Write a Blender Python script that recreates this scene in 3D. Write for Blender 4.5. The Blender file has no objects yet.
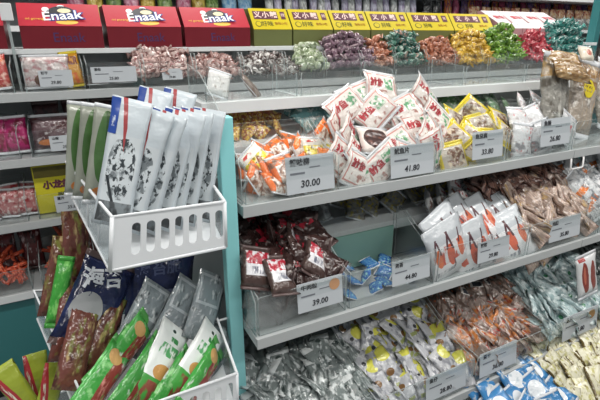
import bpy, bmesh, math, random
from mathutils import Vector, Matrix, noise
SC = bpy.context.scene
COL = SC.collection
R = math.radians
rnd = random.Random(11)
EXP, AMBIENT, LAMP = -.38, .24, 29

# ------------------------------------------------------------------ basics
def S(h, k=1.0):
    h = h.lstrip('#'); o = []
    for i in (0, 2, 4):
        c = int(h[i:i+2], 16) / 255
        o.append((c / 12.92 if c <= .04045 else ((c + .055) / 1.055) ** 2.4) * k)
    return (o[0], o[1], o[2], 1)

def link(name, me, mats=None, parent=None, kind=None):
    o = bpy.data.objects.new(name, me); COL.objects.link(o)
    if mats is not None:
        for m in (mats if isinstance(mats, (list, tuple)) else [mats]): me.materials.append(m)
    if parent is not None: o.parent = parent
    if kind: o['kind'] = kind
    return o

def tag(o, label, cat, group=None):
    o['label'] = label; o['category'] = cat
    if group: o['group'] = group
    return o

def thing(name, label, cat, loc=(0, 0, 0), group=None, rot=(0, 0, 0)):
    o = bpy.data.objects.new(name, None); COL.objects.link(o)
    o.location = loc; o.rotation_euler = rot; o.empty_display_size = .05
    return tag(o, label, cat, group)

def copy_tree(o, parent=None):
    c = o.copy(); COL.objects.link(c)
    if parent is not None: c.parent = parent
    for ch in list(o.children): copy_tree(ch, c)
    return c

class Kind:
    """a kind of thing: the first use is the source itself, later uses are copies"""
    def __init__(s, o): s.o = o; s.used = False
    def new(s):
        if not s.used: s.used = True; return s.o
        return copy_tree(s.o)

# ------------------------------------------------------------------ materials
def principled(name, col, rough=.5, metal=0, spec=.5):
    m = bpy.data.materials.new(name); m.use_nodes = True
    b = m.node_tree.nodes['Principled BSDF']
    b.inputs['Base Color'].default_value = col; b.inputs['Roughness'].default_value = rough
    b.inputs['Metallic'].default_value = metal; b.inputs['Specular IOR Level'].default_value = spec
    return m

def rough_mat(name, col, rough=.5, var=.12, scale=6, bump=.0, metal=0):
    m = principled(name, col, rough, metal); nt = m.node_tree; N = nt.nodes; L = nt.links
    b = N['Principled BSDF']; tc = N.new('ShaderNodeTexCoord')
    n = N.new('ShaderNodeTexNoise'); n.inputs['Scale'].default_value = scale; n.inputs['Detail'].default_value = 5
    L.new(tc.outputs['Object'], n.inputs['Vector'])
    mx = N.new('ShaderNodeMix'); mx.data_type = 'RGBA'
    mx.inputs[6].default_value = [c * (1 - var) for c in col[:3]] + [1]
    mx.inputs[7].default_value = [min(1, c * (1 + var)) for c in col[:3]] + [1]
    L.new(n.outputs['Fac'], mx.inputs[0]); L.new(mx.outputs[2], b.inputs['Base Color'])
    if bump:
        bp = N.new('ShaderNodeBump'); bp.inputs['Strength'].default_value = bump; bp.inputs['Distance'].default_value = .004
        L.new(n.outputs['Fac'], bp.inputs['Height']); L.new(bp.outputs['Normal'], b.inputs['Normal'])
    return m

def clear_mat(name, tint=(.975, .985, .985, 1), haze=.014, hazecol=(.8, .82, .82, 1), rough=.06, wrinkle=0):
    m = bpy.data.materials.new(name); m.use_nodes = True
    nt = m.node_tree; N = nt.nodes; L = nt.links; N.clear()
    out = N.new('ShaderNodeOutputMaterial'); tr = N.new('ShaderNodeBsdfTransparent'); tr.inputs[0].default_value = tint
    df = N.new('ShaderNodeBsdfDiffuse'); df.inputs[0].default_value = hazecol
    gl = N.new('ShaderNodeBsdfGlossy'); gl.inputs['Roughness'].default_value = rough; gl.inputs[0].default_value = (.9, .9, .9, 1)
    m1 = N.new('ShaderNodeMixShader'); m1.inputs[0].default_value = haze
    L.new(tr.outputs[0], m1.inputs[1]); L.new(df.outputs[0], m1.inputs[2])
    fr = N.new('ShaderNodeLayerWeight'); fr.inputs['Blend'].default_value = .5
    pw = N.new('ShaderNodeMath'); pw.operation = 'POWER'; pw.inputs[1].default_value = 5; L.new(fr.outputs['Facing'], pw.inputs[0])
    ma = N.new('ShaderNodeMath'); ma.operation = 'MULTIPLY_ADD'; ma.inputs[1].default_value = .6; ma.inputs[2].default_value = .035; L.new(pw.outputs[0], ma.inputs[0])
    m2 = N.new('ShaderNodeMixShader'); L.new(ma.outputs[0], m2.inputs[0])
    L.new(m1.outputs[0], m2.inputs[1]); L.new(gl.outputs[0], m2.inputs[2]); L.new(m2.outputs[0], out.inputs[0])
    if wrinkle:
        tc = N.new('ShaderNodeTexCoord'); n = N.new('ShaderNodeTexNoise'); n.inputs['Scale'].default_value = 38
        L.new(tc.outputs['Object'], n.inputs['Vector']); bp = N.new('ShaderNodeBump')
        bp.inputs['Strength'].default_value = wrinkle; bp.inputs['Distance'].default_value = .02
        L.new(n.outputs['Fac'], bp.inputs['Height'])
        for q in (gl, df, fr): L.new(bp.outputs['Normal'], q.inputs['Normal'])
    return m

def foil(name, base, layers=(), rough=.28, bump=.5, bscale=34, var=.16, metal=0, coat=.35):
    """printed packet film; layers = [(colour, [mask, ...]), ...] laid over base in the packet's own u,v
    masks: ('r',u0,u1,v0,v1) rectangle, ('e',cu,cv,ru,rv) ellipse, ('n',su,sv,threshold) blotches, ('d',a,b,c0,c1) slanted band"""
    m = principled(name, base, rough, metal); nt = m.node_tree; N = nt.nodes; L = nt.links
    b = N['Principled BSDF']; b.inputs['Coat Weight'].default_value = coat; b.inputs['Coat Roughness'].default_value = .12
    tc = N.new('ShaderNodeTexCoord'); sx = N.new('ShaderNodeSeparateXYZ'); L.new(tc.outputs['UV'], sx.inputs[0])
    oi = N.new('ShaderNodeObjectInfo')
    def math_(op, a, c, d=None):
        n = N.new('ShaderNodeMath'); n.operation = op
        for i, q in enumerate((a, c, d)):
            if q is None: continue
            if isinstance(q, (int, float)): n.inputs[i].default_value = q
            else: L.new(q, n.inputs[i])
        return n.outputs[0]
    U, V = sx.outputs[0], sx.outputs[1]
    def mask(q):
        k = q[0]
        if k == 'r':
            a = math_('MULTIPLY', math_('GREATER_THAN', U, q[1]), math_('LESS_THAN', U, q[2]))
            c = math_('MULTIPLY', math_('GREATER_THAN', V, q[3]), math_('LESS_THAN', V, q[4]))
            return math_('MULTIPLY', a, c)
        if k == 'e':
            a = math_('POWER', math_('ABSOLUTE', math_('DIVIDE', math_('SUBTRACT', U, q[1]), q[3]), 0), 2)
            c = math_('POWER', math_('ABSOLUTE', math_('DIVIDE', math_('SUBTRACT', V, q[2]), q[4]), 0), 2)
            return math_('LESS_THAN', math_('ADD', a, c), 1)
        if k == 'd':
            s = math_('ADD', math_('MULTIPLY', U, q[1]), math_('MULTIPLY', V, q[2]))
            return math_('MULTIPLY', math_('GREATER_THAN', s, q[3]), math_('LESS_THAN', s, q[4]))
        mp = N.new('ShaderNodeMapping'); mp.inputs['Scale'].default_value = (q[1], q[2], 1)
        L.new(tc.outputs['UV'], mp.inputs['Vector'])
        n = N.new('ShaderNodeTexNoise'); n.noise_dimensions = '4D'; n.inputs['Scale'].default_value = 1; n.inputs['Detail'].default_value = 3
        L.new(mp.outputs[0], n.inputs['Vector']); L.new(math_('MULTIPLY', oi.outputs['Random'], 31), n.inputs['W'])
        so = q[4] if len(q) > 4 else .07
        mr = N.new('ShaderNodeMapRange'); mr.interpolation_type = 'SMOOTHSTEP'
        mr.inputs['From Min'].default_value = q[3] - so; mr.inputs['From Max'].default_value = q[3] + so
        L.new(n.outputs['Fac'], mr.inputs['Value'])
        return mr.outputs['Result']
    cur = None
    for col, ms in layers:
        f = None
        for q in ms:
            k = mask(q); f = k if f is None else math_('MULTIPLY', f, k)
        mx = N.new('ShaderNodeMix'); mx.data_type = 'RGBA'; L.new(f, mx.inputs[0])
        if cur is None: mx.inputs[6].default_value = base
        else: L.new(cur, mx.inputs[6])
        mx.inputs[7].default_value = col; cur = mx.outputs[2]
    hs = N.new('ShaderNodeHueSaturation')
    if cur is None: hs.inputs['Color'].default_value = base
    else: L.new(cur, hs.inputs['Color'])
    L.new(math_('MULTIPLY_ADD', oi.outputs['Random'], 2 * var, 1 - var), hs.inputs['Value'])
    L.new(hs.outputs[0], b.inputs['Base Color'])
    if bump:
        n = N.new('ShaderNodeTexNoise'); n.noise_dimensions = '4D'; n.inputs['Scale'].default_value = bscale; n.inputs['Detail'].default_value = 2
        L.new(tc.outputs['Object'], n.inputs['Vector']); L.new(math_('MULTIPLY', oi.outputs['Random'], 17), n.inputs['W'])
        bp = N.new('ShaderNodeBump'); bp.inputs['Strength'].default_value = bump; bp.inputs['Distance'].default_value = .012
        L.new(n.outputs['Fac'], bp.inputs['Height']); L.new(bp.outputs['Normal'], b.inputs['Normal'])
        L.new(bp.outputs['Normal'], b.inputs['Coat Normal'])
    return m

M = dict(
    grey=rough_mat('shelf_grey_metal', S('b4b8b9'), .42, .05, 9), white=rough_mat('white_enamel', S('dfe3e4'), .35, .04, 8),
    teal=rough_mat('teal_powder_coat', S('96dde0'), .4, .04, 7), dteal=rough_mat('dark_teal_laminate', S('37797b'), .35, .06, 3),
    black=principled('black_plastic', S('16181a'), .5), dark=rough_mat('dark_grey_panel', S('6d7273'), .45, .1, 5),
    panel=rough_mat('pale_back_panel', S('a9aeae'), .5, .06, 4),
    floor=rough_mat('grey_floor', S('8f9190'), .3, .08, 3), wall=rough_mat('grey_wall', S('77797b'), .7, .08, 2),
    ceil=rough_mat('white_ceiling', S('d5d5d2'), .8, .04, 2),
    clear=clear_mat('clear_acrylic'), edge=clear_mat('acrylic_cut_edge', (.62, .70, .70, 1), .35, (.72, .78, .78, 1), .2),
    basket=rough_mat('white_basket_plastic', S('e3e7ea'), .38, .03, 12), film=clear_mat('clear_packet_film', (.95, .95, .95, 1), .12, (.85, .87, .88, 1), .16, .6),
    bskclear=clear_mat('frosted_basket_plastic', (.80, .83, .84, 1), .13, (.70, .74, .76, 1), .2),
    card=rough_mat('price_card', S('bcc2c7'), .4, .03, 30), ink=principled('dark_ink', S('2b2d33'), .6), greyink=principled('grey_ink', S('6e727a'), .6),
    orange=principled('orange_print', S('f0792a'), .45), wire=principled('white_wire', S('e8e8e8'), .3),
)

# ------------------------------------------------------------------ mesh helpers
def bm_mesh(bm, name, smooth=False):
    bmesh.ops.recalc_face_normals(bm, faces=bm.faces)
    me = bpy.data.meshes.new(name); bm.to_mesh(me); bm.free()
    if smooth:
        for p in me.polygons: p.use_smooth = True
    return me

def add_box(bm, x0, x1, y0, y1, z0, z1, mi=0, bev=0):
    vs = [bm.verts.new((x, y, z)) for z in (z0, z1) for y in (y0, y1) for x in (x0, x1)]
    fs = []
    for q in ((0, 1, 3, 2), (4, 6, 7, 5), (0, 4, 5, 1), (2, 3, 7, 6), (0, 2, 6, 4), (1, 5, 7, 3)):
        f = bm.faces.new([vs[i] for i in q]); f.material_index = mi; fs.append(f)
    if bev:
        es = list({e for f in fs for e in f.edges})
        bmesh.ops.bevel(bm, geom=es, offset=bev, segments=2, affect='EDGES', profile=.5)

def box(name, x0, x1, y0, y1, z0, z1, mat, parent=None, bev=.0, kind=None):
    bm = bmesh.new(); add_box(bm, x0, x1, y0, y1, z0, z1, 0, bev)
    return link(name, bm_mesh(bm, name), mat, parent, kind)

def plate(name, pts, thick, mats, parent, holes=()):
    """flat plate: outline pts and holes in local x,y; thickness along z, centred; edge faces get the second material"""
    cu = bpy.data.curves.new(name, 'CURVE'); cu.dimensions = '2D'; cu.fill_mode = 'BOTH'; cu.extrude = thick / 2
    for loop in [pts] + list(holes):
        sp = cu.splines.new('POLY'); sp.points.add(len(loop) - 1); sp.use_cyclic_u = True
        for p, q in zip(sp.points, loop): p.co = (q[0], q[1], 0, 1)
    tmp = bpy.data.objects.new('t', cu); COL.objects.link(tmp)
    bpy.context.view_layer.update()
    me = bpy.data.meshes.new_from_object(tmp.evaluated_get(bpy.context.evaluated_depsgraph_get()))
    bpy.data.objects.remove(tmp); bpy.data.curves.remove(cu)
    bm = bmesh.new(); bm.from_mesh(me); bmesh.ops.remove_doubles(bm, verts=bm.verts, dist=1e-5)
    bm.to_mesh(me); bm.free()
    me.materials.clear()
    o = link(name, me, mats, parent)
    if isinstance(mats, (list, tuple)) and len(mats) > 1:
        for p in me.polygons: p.material_index = 0 if abs(p.normal.z) > .7 else 1
    return o

def warp(o, fn):
    for v in o.data.vertices: v.co = fn(v.co)
    o.data.update()

def text_mesh(s, size, bold=0, depth=.0006, align='CENTER', shear=0):
    cu = bpy.data.curves.new('t', 'FONT'); cu.body = s; cu.size = size; cu.align_x = align; cu.align_y = 'CENTER'
    cu.extrude = depth; cu.offset = bold; cu.resolution_u = 2; cu.shear = shear
    tmp = bpy.data.objects.new('t', cu); COL.objects.link(tmp); bpy.context.view_layer.update()
    me = bpy.data.meshes.new_from_object(tmp.evaluated_get(bpy.context.evaluated_depsgraph_get()))
    bpy.data.objects.remove(tmp); bpy.data.curves.remove(cu); me.materials.clear()
    return me

FRONT = Matrix(((1, 0, 0, 0), (0, 0, -1, 0), (0, 1, 0, 0), (0, 0, 0, 1)))   # plane x,y -> standing x,z facing -y
def put_text(name, s, size, mat, parent, x, y, z, bold=0, rotx=0, align='CENTER', shear=0, roll=0):
    o = link(name, text_mesh(s, size, bold, align=align, shear=shear), mat, parent)
    o.rotation_euler = (R(90) + rotx, roll, 0); o.location = (x, y, z)
    return o

def tube_mesh(pts, r, n=8, closed=False):
    bm = bmesh.new(); rings = []; P = [Vector(p) for p in pts]
    for i, p in enumerate(P):
        d = (P[min(i + 1, len(P) - 1)] - P[max(i - 1, 0)]).normalized()
        a = d.orthogonal().normalized() if i == 0 else (rings_a - d * rings_a.dot(d)).normalized()
        rings_a = a; b = d.cross(a)
        rings.append([bm.verts.new(p + r * (math.cos(2 * math.pi * k / n) * a + math.sin(2 * math.pi * k / n) * b)) for k in range(n)])
    for A, B in zip(rings, rings[1:]):
        for k in range(n): bm.faces.new((A[k], A[(k + 1) % n], B[(k + 1) % n], B[k]))
    bm.faces.new(rings[0]); bm.faces.new(rings[-1])
    return bm_mesh(bm, 'tube', True)

# ------------------------------------------------------------------ packets
def pouch_shape(w, h, t, seed, wr, seal, curl, sidebulge):
    def f(u, v, side):                       # side -1 front, +1 back
        ev = max(0., min(1., (v - seal) / .16)) * max(0., min(1., (1 - seal - v) / .16)); ev = math.sin(ev * math.pi / 2)
        eu = max(0., 1 - abs(2 * u - 1) ** 3) ** .7
        th = t / 2 * eu * ev
        nz = noise.noise(Vector((u * w * 28 + seed * 3.1, v * h * 28, seed * 7.7 + side))) + .6 * noise.noise(Vector((u * w * 70, v * h * 70 + seed, seed)))
        x = (u - .5) * w * (1 - .06 * ev) + wr * .5 * noise.noise(Vector((seed, v * 5, 3)))
        y = side * th + wr * nz * (.35 + .65 * ev) + curl * ((v - .5) ** 2 - .25) * h + .5 * curl * h * (u - .5) * (v - .3)
        z = v * h
        return Vector((x, y, z))
    return f

def pouch(name, mat, w, h, t, seed=1, nx=8, ny=12, wr=.003, seal=.07, curl=.0, sealmat=None, zig=True, parent=None):
    """pillow packet: body with crimped flat ends as parts of their own; base at the origin, face towards -y"""
    f = pouch_shape(w, h, t, seed, wr, seal, curl, 0)
    bm = bmesh.new(); uvl = bm.loops.layers.uv.new('UVMap')
    def grid(v0, v1, nv, bm, uvl):
        G = {}
        for s in (-1, 1):
            for i in range(nx + 1):
                for j in range(nv + 1):
                    v = v0 + (v1 - v0) * j / nv
                    if s == 1 and i in (0, nx): G[s, i, j] = G[-1, i, j]; continue
                    p = f(i / nx, v, s); p.y += s * .0006
                    G[s, i, j] = bm.verts.new(p)
        for s in (-1, 1):
            for i in range(nx):
                for j in range(nv):
                    q = [(i, j), (i + 1, j), (i + 1, j + 1), (i, j + 1)]
                    if s == 1: q.reverse()
                    fc = bm.faces.new([G[s, a, b] for a, b in q]); fc.smooth = True
                    for lp, (a, b) in zip(fc.loops, q): lp[uvl].uv = (a / nx, v0 + (v1 - v0) * b / nv)
        for j in (0, nv):
            for i in range(nx):
                vs = [G[-1, i, j], G[-1, i + 1, j], G[1, i + 1, j], G[1, i, j]]
                vs = list(dict.fromkeys(vs))
                if len(vs) > 2:
                    try: bm.faces.new(vs)
                    except ValueError: pass
    if sealmat is None:
        grid(0, 1, ny, bm, uvl)
        return link(name, bm_mesh(bm, name), mat, parent)
    grid(seal, 1 - seal, ny, bm, uvl)
    o = link(name, bm_mesh(bm, name), mat, parent)
    for a, b in ((0, seal), (1 - seal, 1)):
        bm = bmesh.new(); uvl = bm.loops.layers.uv.new('UVMap'); grid(a, b, 2, bm, uvl)
        link('crimped_seal', bm_mesh(bm, 'crimped_seal'), sealmat, o)
    return o

def on_pouch(name, s, size, mat, parent, f, u0, v0, w, h, rot=0, bold=0):
    """characters printed on the face of a packet, following its bulge"""
    me = text_mesh(s, size, bold, .0003); o = link(name, me, mat, parent)
    c, sn = math.cos(rot), math.sin(rot)
    for v in me.vertices:
        x, y, z = v.co; X, Y = x * c - y * sn, x * sn + y * c
        p = f(u0 + X / w, v0 + Y / h, -1); v.co = Vector((p.x, p.y - .0012 - z, p.z))
    return o

def patch(name, mat, parent, f, u0, u1, v0, v1, n=6, off=.001, oval=False):
    """a label stuck on a packet's face, following its bulge"""
    bm = bmesh.new(); uvl = bm.loops.layers.uv.new('UVMap'); G = {}
    for i in range(n + 1):
        for j in range(n + 1):
            a, b = i / n * 2 - 1, j / n * 2 - 1
            if oval: a, b = a * math.sqrt(1 - b * b / 2), b * math.sqrt(1 - a * a / 2)
            u, v = (u0 + u1) / 2 + a * (u1 - u0) / 2, (v0 + v1) / 2 + b * (v1 - v0) / 2
            for k in (0, 1):
                p = f(u, v, -1); p.y -= off + k * .0006; G[i, j, k] = bm.verts.new(p)
    def F(vs, uv=None):
        fc = bm.faces.new(vs); fc.smooth = True
        if uv:
            for lp, q in zip(fc.loops, uv): lp[uvl].uv = q
    for i in range(n):
        for j in range(n):
            q = [(i, j), (i + 1, j), (i + 1, j + 1), (i, j + 1)]
            F([G[a, b, 1] for a, b in q], [(a / n, b / n) for a, b in q]); F([G[a, b, 0] for a, b in reversed(q)])
    return link(name, bm_mesh(bm, name), mat, parent)

def place(o, loc, lean=0, roll=0, yaw=0):
    """lean tips the top away from the viewer's side, roll tips it towards +x"""
    o.rotation_euler = (R(-lean), R(roll), R(yaw)); o.location = loc
    return o

def place_mid(o, mid, h, lean=0, roll=0, yaw=0):
    place(o, mid, lean, roll, yaw)
    up = o.rotation_euler.to_matrix() @ Vector((0, 0, h / 2))
    o.location = Vector(mid) - up
    return o

def heap(kinds, h, xr, yr, zr, cols, rows, lean=(35, 60), yaw=35, roll=22, jit=.35, zj=.008, bow=.0, skip=0):
    """packets shingled up a slope from front-low to back-high"""
    for r in range(rows):
        f = r / max(1, rows - 1)
        for c in range(cols):
            if rnd.random() < skip: continue
            g = (c + .5 + (.5 if r % 2 else 0) * .6 - .15 + rnd.uniform(-jit, jit)) / cols
            g = min(.97, max(.03, g))
            x = xr[0] + g * (xr[1] - xr[0]); y = yr[0] + f * (yr[1] - yr[0]) + rnd.uniform(-.012, .012)
            z = zr[0] + f * (zr[1] - zr[0]) + rnd.uniform(-zj, zj) - bow * (2 * g - 1) ** 2
            o = rnd.choice(kinds).new()
            ln, ro, ya = rnd.uniform(*lean), rnd.uniform(-roll, roll), rnd.uniform(-yaw, yaw)
            y = max(y, yr[0] - .03 + h / 2 * math.sin(R(ln)) * math.cos(R(ya)) + .012)      # stay behind the bin's front
            x = min(max(x, xr[0] + h * .38 * abs(math.sin(R(ro)))), xr[1] - h * .38 * abs(math.sin(R(ro))))
            place_mid(o, (x, y, z), h, ln, ro, ya)

def wrapped_sweet(name, mat, r=.014, l=.03, seed=0):
    bm = bmesh.new(); prof = [(-1.75, .75), (-1.5, .62), (-1.12, .22), (-.95, .5), (-.6, .9), (0, 1), (.6, .9), (.95, .5), (1.12, .22), (1.5, .62), (1.75, .75)]
    n = 9; rings = []
    uvl = bm.loops.layers.uv.new('UVMap')
    for px, pr_ in prof:
        fl = abs(px) > 1.2
        rings.append([bm.verts.new((px * l / 2, pr_ * r * math.cos(2 * math.pi * k / n) * (.35 if fl else 1),
                                    pr_ * r * math.sin(2 * math.pi * k / n) * (1.25 if fl else 1) + (noise.noise(Vector((px, k, seed))) * .003))) for k in range(n)])
    for i, (A, B) in enumerate(zip(rings, rings[1:])):
        for k in range(n):
            fc = bm.faces.new((A[k], A[(k + 1) % n], B[(k + 1) % n], B[k])); fc.smooth = True
            for lp, q in zip(fc.loops, ((i, k), (i, k + 1), (i + 1, k + 1), (i + 1, k))): lp[uvl].uv = (q[0] / 10, q[1] / n)
    bm.faces.new(rings[0]); bm.faces.new(rings[-1])
    return link(name, bm_mesh(bm, name), mat)

# ------------------------------------------------------------------ bins, tags
def acrylic_bin(x0, x1, yf, yb, z, hf, hb, label, group, wire=False):
    cx, cy = (x0 + x1) / 2, (yf + yb) / 2; a, d = (x1 - x0) / 2 - .003, (yb - yf) / 2; t = .004
    o = thing('acrylic_bin', label, 'bin', (cx, cy, z), group)
    m2 = [M['clear'], M['edge']]
    ff = plate('front_panel', [(-a, 0), (a, 0), (a, hf - .008), (a - .008, hf), (-a + .008, hf), (-a, hf - .008)], t, m2, o)
    warp(ff, lambda c: Vector((c.x, -d + t / 2 - c.z, c.y + .002)))
    bk = plate('back_panel', [(-a, 0), (a, 0), (a, hb), (-a, hb)], t, m2, o); warp(bk, lambda c: Vector((c.x, d - t / 2 - c.z, c.y + .002)))
    pr = [(-d + t, 0), (d - t, 0), (d - t, hb)]
    for k in range(9):
        q = k / 8; pr.append((d - .06 - (2 * d - .065) * q, hf + (hb - hf) * (1 - q) ** 1.6 if k else hb))
    pr[-1] = (-d + t, hf)
    for s in (-1, 1):
        sp = plate('side_panel', pr, t, m2, o); warp(sp, lambda c, s=s: Vector((s * (a - t / 2) + c.z, c.x, c.y + .002)))
    box('floor_panel', -a + t, a - t, -d + t, d - t, .002, .005, M['clear'], o)
    return o

def price_tag(x, y, z, w, h, name, price, label, lean=12, badge=False, strip=None, group='price tags'):
    """card with its lower edge centre at x,y,z"""
    o = thing('price_tag', label, 'price tag', (x, y, z), None, (R(-lean), 0, 0))
    bm = bmesh.new(); add_box(bm, -w / 2, w / 2, -.001, .001, 0, h, 0)
    link('card', bm_mesh(bm, 'card'), M['card'], o)
    put_text('product_name', name, h * .2, M['ink'], o, -w * .42, -.0018, h * .83, bold=h * .004, align='LEFT')
    bm = bmesh.new(); add_box(bm, -w * .42, -w * .12, -.002, -.001, h * .52, h * .57); add_box(bm, -w * .02, w * .2, -.002, -.001, h * .66, h * .69)
    link('small_print', bm_mesh(bm, 'p'), M['greyink'], o)
    put_text('price', price, h * .27, M['ink'], o, -w * .02, -.0018, h * .24, bold=h * .003, shear=.12)
    if badge:
        bm = bmesh.new(); bmesh.ops.create_circle(bm, cap_ends=True, radius=h * .2, segments=20)
        bg = link('round_badge', bm_mesh(bm, 'b'), badge, o); bg.rotation_euler = (R(90), 0, 0); bg.location = (w * .32, -.0022, h * .72)
    if strip:
        bm = bmesh.new(); add_box(bm, -w * .5, w * .5, -.002, .0, -.026, -.001); link('colour_strip', bm_mesh(bm, 's'), strip, o)
    return o

# ================================================================== camera, light, room
cam = bpy.data.cameras.new('camera'); co = bpy.data.objects.new('camera', cam); COL.objects.link(co)
co.location = (0, 0, 1.55); co.rotation_euler = (R(70), 0, R(-27))
cam.sensor_width = 36; cam.lens = 453 * 36 / 600; cam.clip_start = .05; SC.camera = co; SC.cycles.transparent_max_bounces = 64
SC.view_settings.view_transform = 'Standard'; SC.view_settings.look = 'None'
SC.view_settings.gamma = 1; SC.view_settings.use_curve_mapping = False; SC.view_settings.exposure = EXP
w = bpy.data.worlds.new('shop_air'); SC.world = w; w.use_nodes = True
w.node_tree.nodes['Background'].inputs[0].default_value = (.86, .93, 1, 1); w.node_tree.nodes['Background'].inputs[1].default_value = AMBIENT
def lamp(name, x, y, z, sx, sy, e, col=(1, .97, .93)):
    l = bpy.data.lights.new(name, 'AREA'); l.shape = 'RECTANGLE'; l.size = sx; l.size_y = sy; l.energy = e; l.color = col
    o = bpy.data.objects.new(name, l); COL.objects.link(o); o.location = (x, y, z); return o
for x in (-1.2, .7, 2.6, 4.5):
    for y in (-1.1, .55, 2.5): lamp('ceiling_lamp', x, y, 2.93, 1.2, .16, LAMP)

box('floor', -3, 8, -3, 5, -.05, 0, M['floor'], kind='structure')
box('ceiling', -3, 8, -3, 5, 3.0, 3.05, M['ceil'], kind='structure')
box('wall_back', -3, 8, 4.6, 4.7, 0, 3.0, M['wall'], kind='structure')

# ================================================================== the near gondola
G = thing('display_gondola', 'pale grey stepped shelf unit with teal end post and clear bins, nearest on the right', 'shelf unit', (1.55, 1.5, 0))
def gp(name, x0, x1, y0, y1, z0, z1, mat, bev=.002, parent=None):
    L = Vector((1.55, 1.5, 0))
    return box(name, x0 - L.x, x1 - L.x, y0 - L.y, y1 - L.y, z0 - L.z, z1 - L.z, mat, parent or G, bev)
gp('end_post', .360, .404, 1.20, 1.24, 0, 1.338, M['teal'], .003)
gp('end_panel', .368, .380, 1.24, 1.83, 0, 1.25, M['dark'])
gp('back_panel', .41, 2.75, 1.83, 1.845, 0, 1.29, M['panel'])
XE = 2.75
for nm, y0, zt, y1, x0 in (('shelf', 1.20, 1.066, 1.83, .421), ('shelf', 1.08, .677, 1.83, .405), ('shelf', .96, .237, 1.83, .405), ('base_shelf', .70, .07, 1.83, .405)):
    s = gp(nm, x0, XE, y0 + .008, y1 - .002, zt - .03, zt, M['grey'], 0)
    gp('front_rail', x0, 1.985, y0, y0 + .007, zt - .034, zt + .003, M['grey'], .001, s)
    gp('front_rail', 1.989, XE, y0, y0 + .007, zt - .034, zt + .003, M['grey'], .001, s)
    if nm == 'shelf' and zt != .677:
        hk = link('wire_hook', tube_mesh([(.42, y0 - 1.501, zt - .034), (.42, y0 - 1.506, zt - .075), (.428, y0 - 1.506, zt - .083), (.50, y0 - 1.506, zt - .083), (.508, y0 - 1.506, zt - .075), (.508, y0 - 1.501, zt - .034)], .004), M['wire'], s)
for y0, zt, zb in ((1.55, 1.33, 1.29), (1.48, 1.183, 1.15), (1.37, .83, .79)):
    s = gp('stepped_shelf', .412, XE, y0 + .006, 1.828, zt - .03, zt - .001, M['white'], 0)
    gp('front_lip', .412, XE, y0, y0 + .006, zb, zt, M['white'], .001, s)
gp('kick_board', .41, XE, .73, .74, 0, .038, M['dark'])
ck = plate('clear_end_cheek', [(1.215, 1.07), (1.54, 1.07), (1.76, 1.335), (1.76, 1.45), (1.60, 1.43), (1.45, 1.36), (1.32, 1.28), (1.215, 1.18)], .004, [M['clear'], M['edge']], G)
warp(ck, lambda c: Vector((.424 - 1.55 + c.z, c.x - 1.5, c.y)))
ck = plate('clear_end_cheek', [(1.095, .68), (1.35, .68), (1.35, .93), (1.25, .92), (1.095, .80)], .004, [M['clear'], M['edge']], G)
warp(ck, lambda c: Vector((.409 - 1.55 + c.z, c.x - 1.5, c.y)))

# ---- bins of the near gondola
AB = [(.432, .752), (.758, 1.185), (1.192, 1.555), (1.562, 1.972), (1.98, 2.38), (2.386, 2.74)]
an = ['orange and white snack packets', 'red bordered square snack packets', 'yellow bordered snack packets', 'white snack packets', 'long brown stick bags', 'nothing']
for (a, b), n in zip(AB, an): acrylic_bin(a, b, 1.215, 1.465, 1.066, .125, .20, f'clear acrylic bin holding {n} on the upper shelf', 'bins along the upper shelf')
BB = [(.414, .735), (.742, 1.122), (1.13, 1.622), (1.63, 2.11), (2.118, 2.5)]
bn = ['dark maroon packets', 'a few blue packets, almost empty,', 'white claw printed bags', 'pinkish brown strip packets', 'white and orange packets']
for (a, b), n in zip(BB, bn): acrylic_bin(a, b, 1.095, 1.355, .677, .135, .22, f'clear acrylic bin holding {n} on the middle shelf', 'bins along the middle shelf')
CB = [(.412, .80), (.808, 1.265), (1.275, 1.715), (1.725, 2.245), (2.255, 2.7)]
cn = ['silver grey packets', 'white packets with yellow corners', 'orange and red packets', 'pale teal packets', 'dark packets']
for (a, b), n in zip(CB, cn): acrylic_bin(a, b, .975, 1.42, .237, .13, .27, f'clear acrylic bin holding {n} on the lower shelf', 'bins along the lower shelf')
DB = [(.9, 1.24), (1.25, 1.62), (1.63, 2.2), (2.21, 2.7)]
dn = ['nothing', 'bright blue packets', 'cream packets', 'yellow packets']
for (a, b), n in zip(DB, dn): acrylic_bin(a, b, .72, 1.02, .07, .08, .12, f'clear acrylic bin holding {n} on the bottom deck', 'bins along the bottom deck')
SB = [(.43, .79), (.80, 1.235), (1.245, 1.64), (1.65, 2.05), (2.06, 2.5)]
sn = ['a white packet, leftmost', 'behind the red bordered packets', 'nothing, behind the yellow bordered packets', 'nothing, left of the tall brown bags', 'behind the tall brown bags']
for (a, b), n in zip(SB, sn): acrylic_bin(a, b, 1.565, 1.80, 1.33, .085, .105, f'clear low bin on the raised white shelf, {n}', 'low bins on the raised white shelf')

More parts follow.
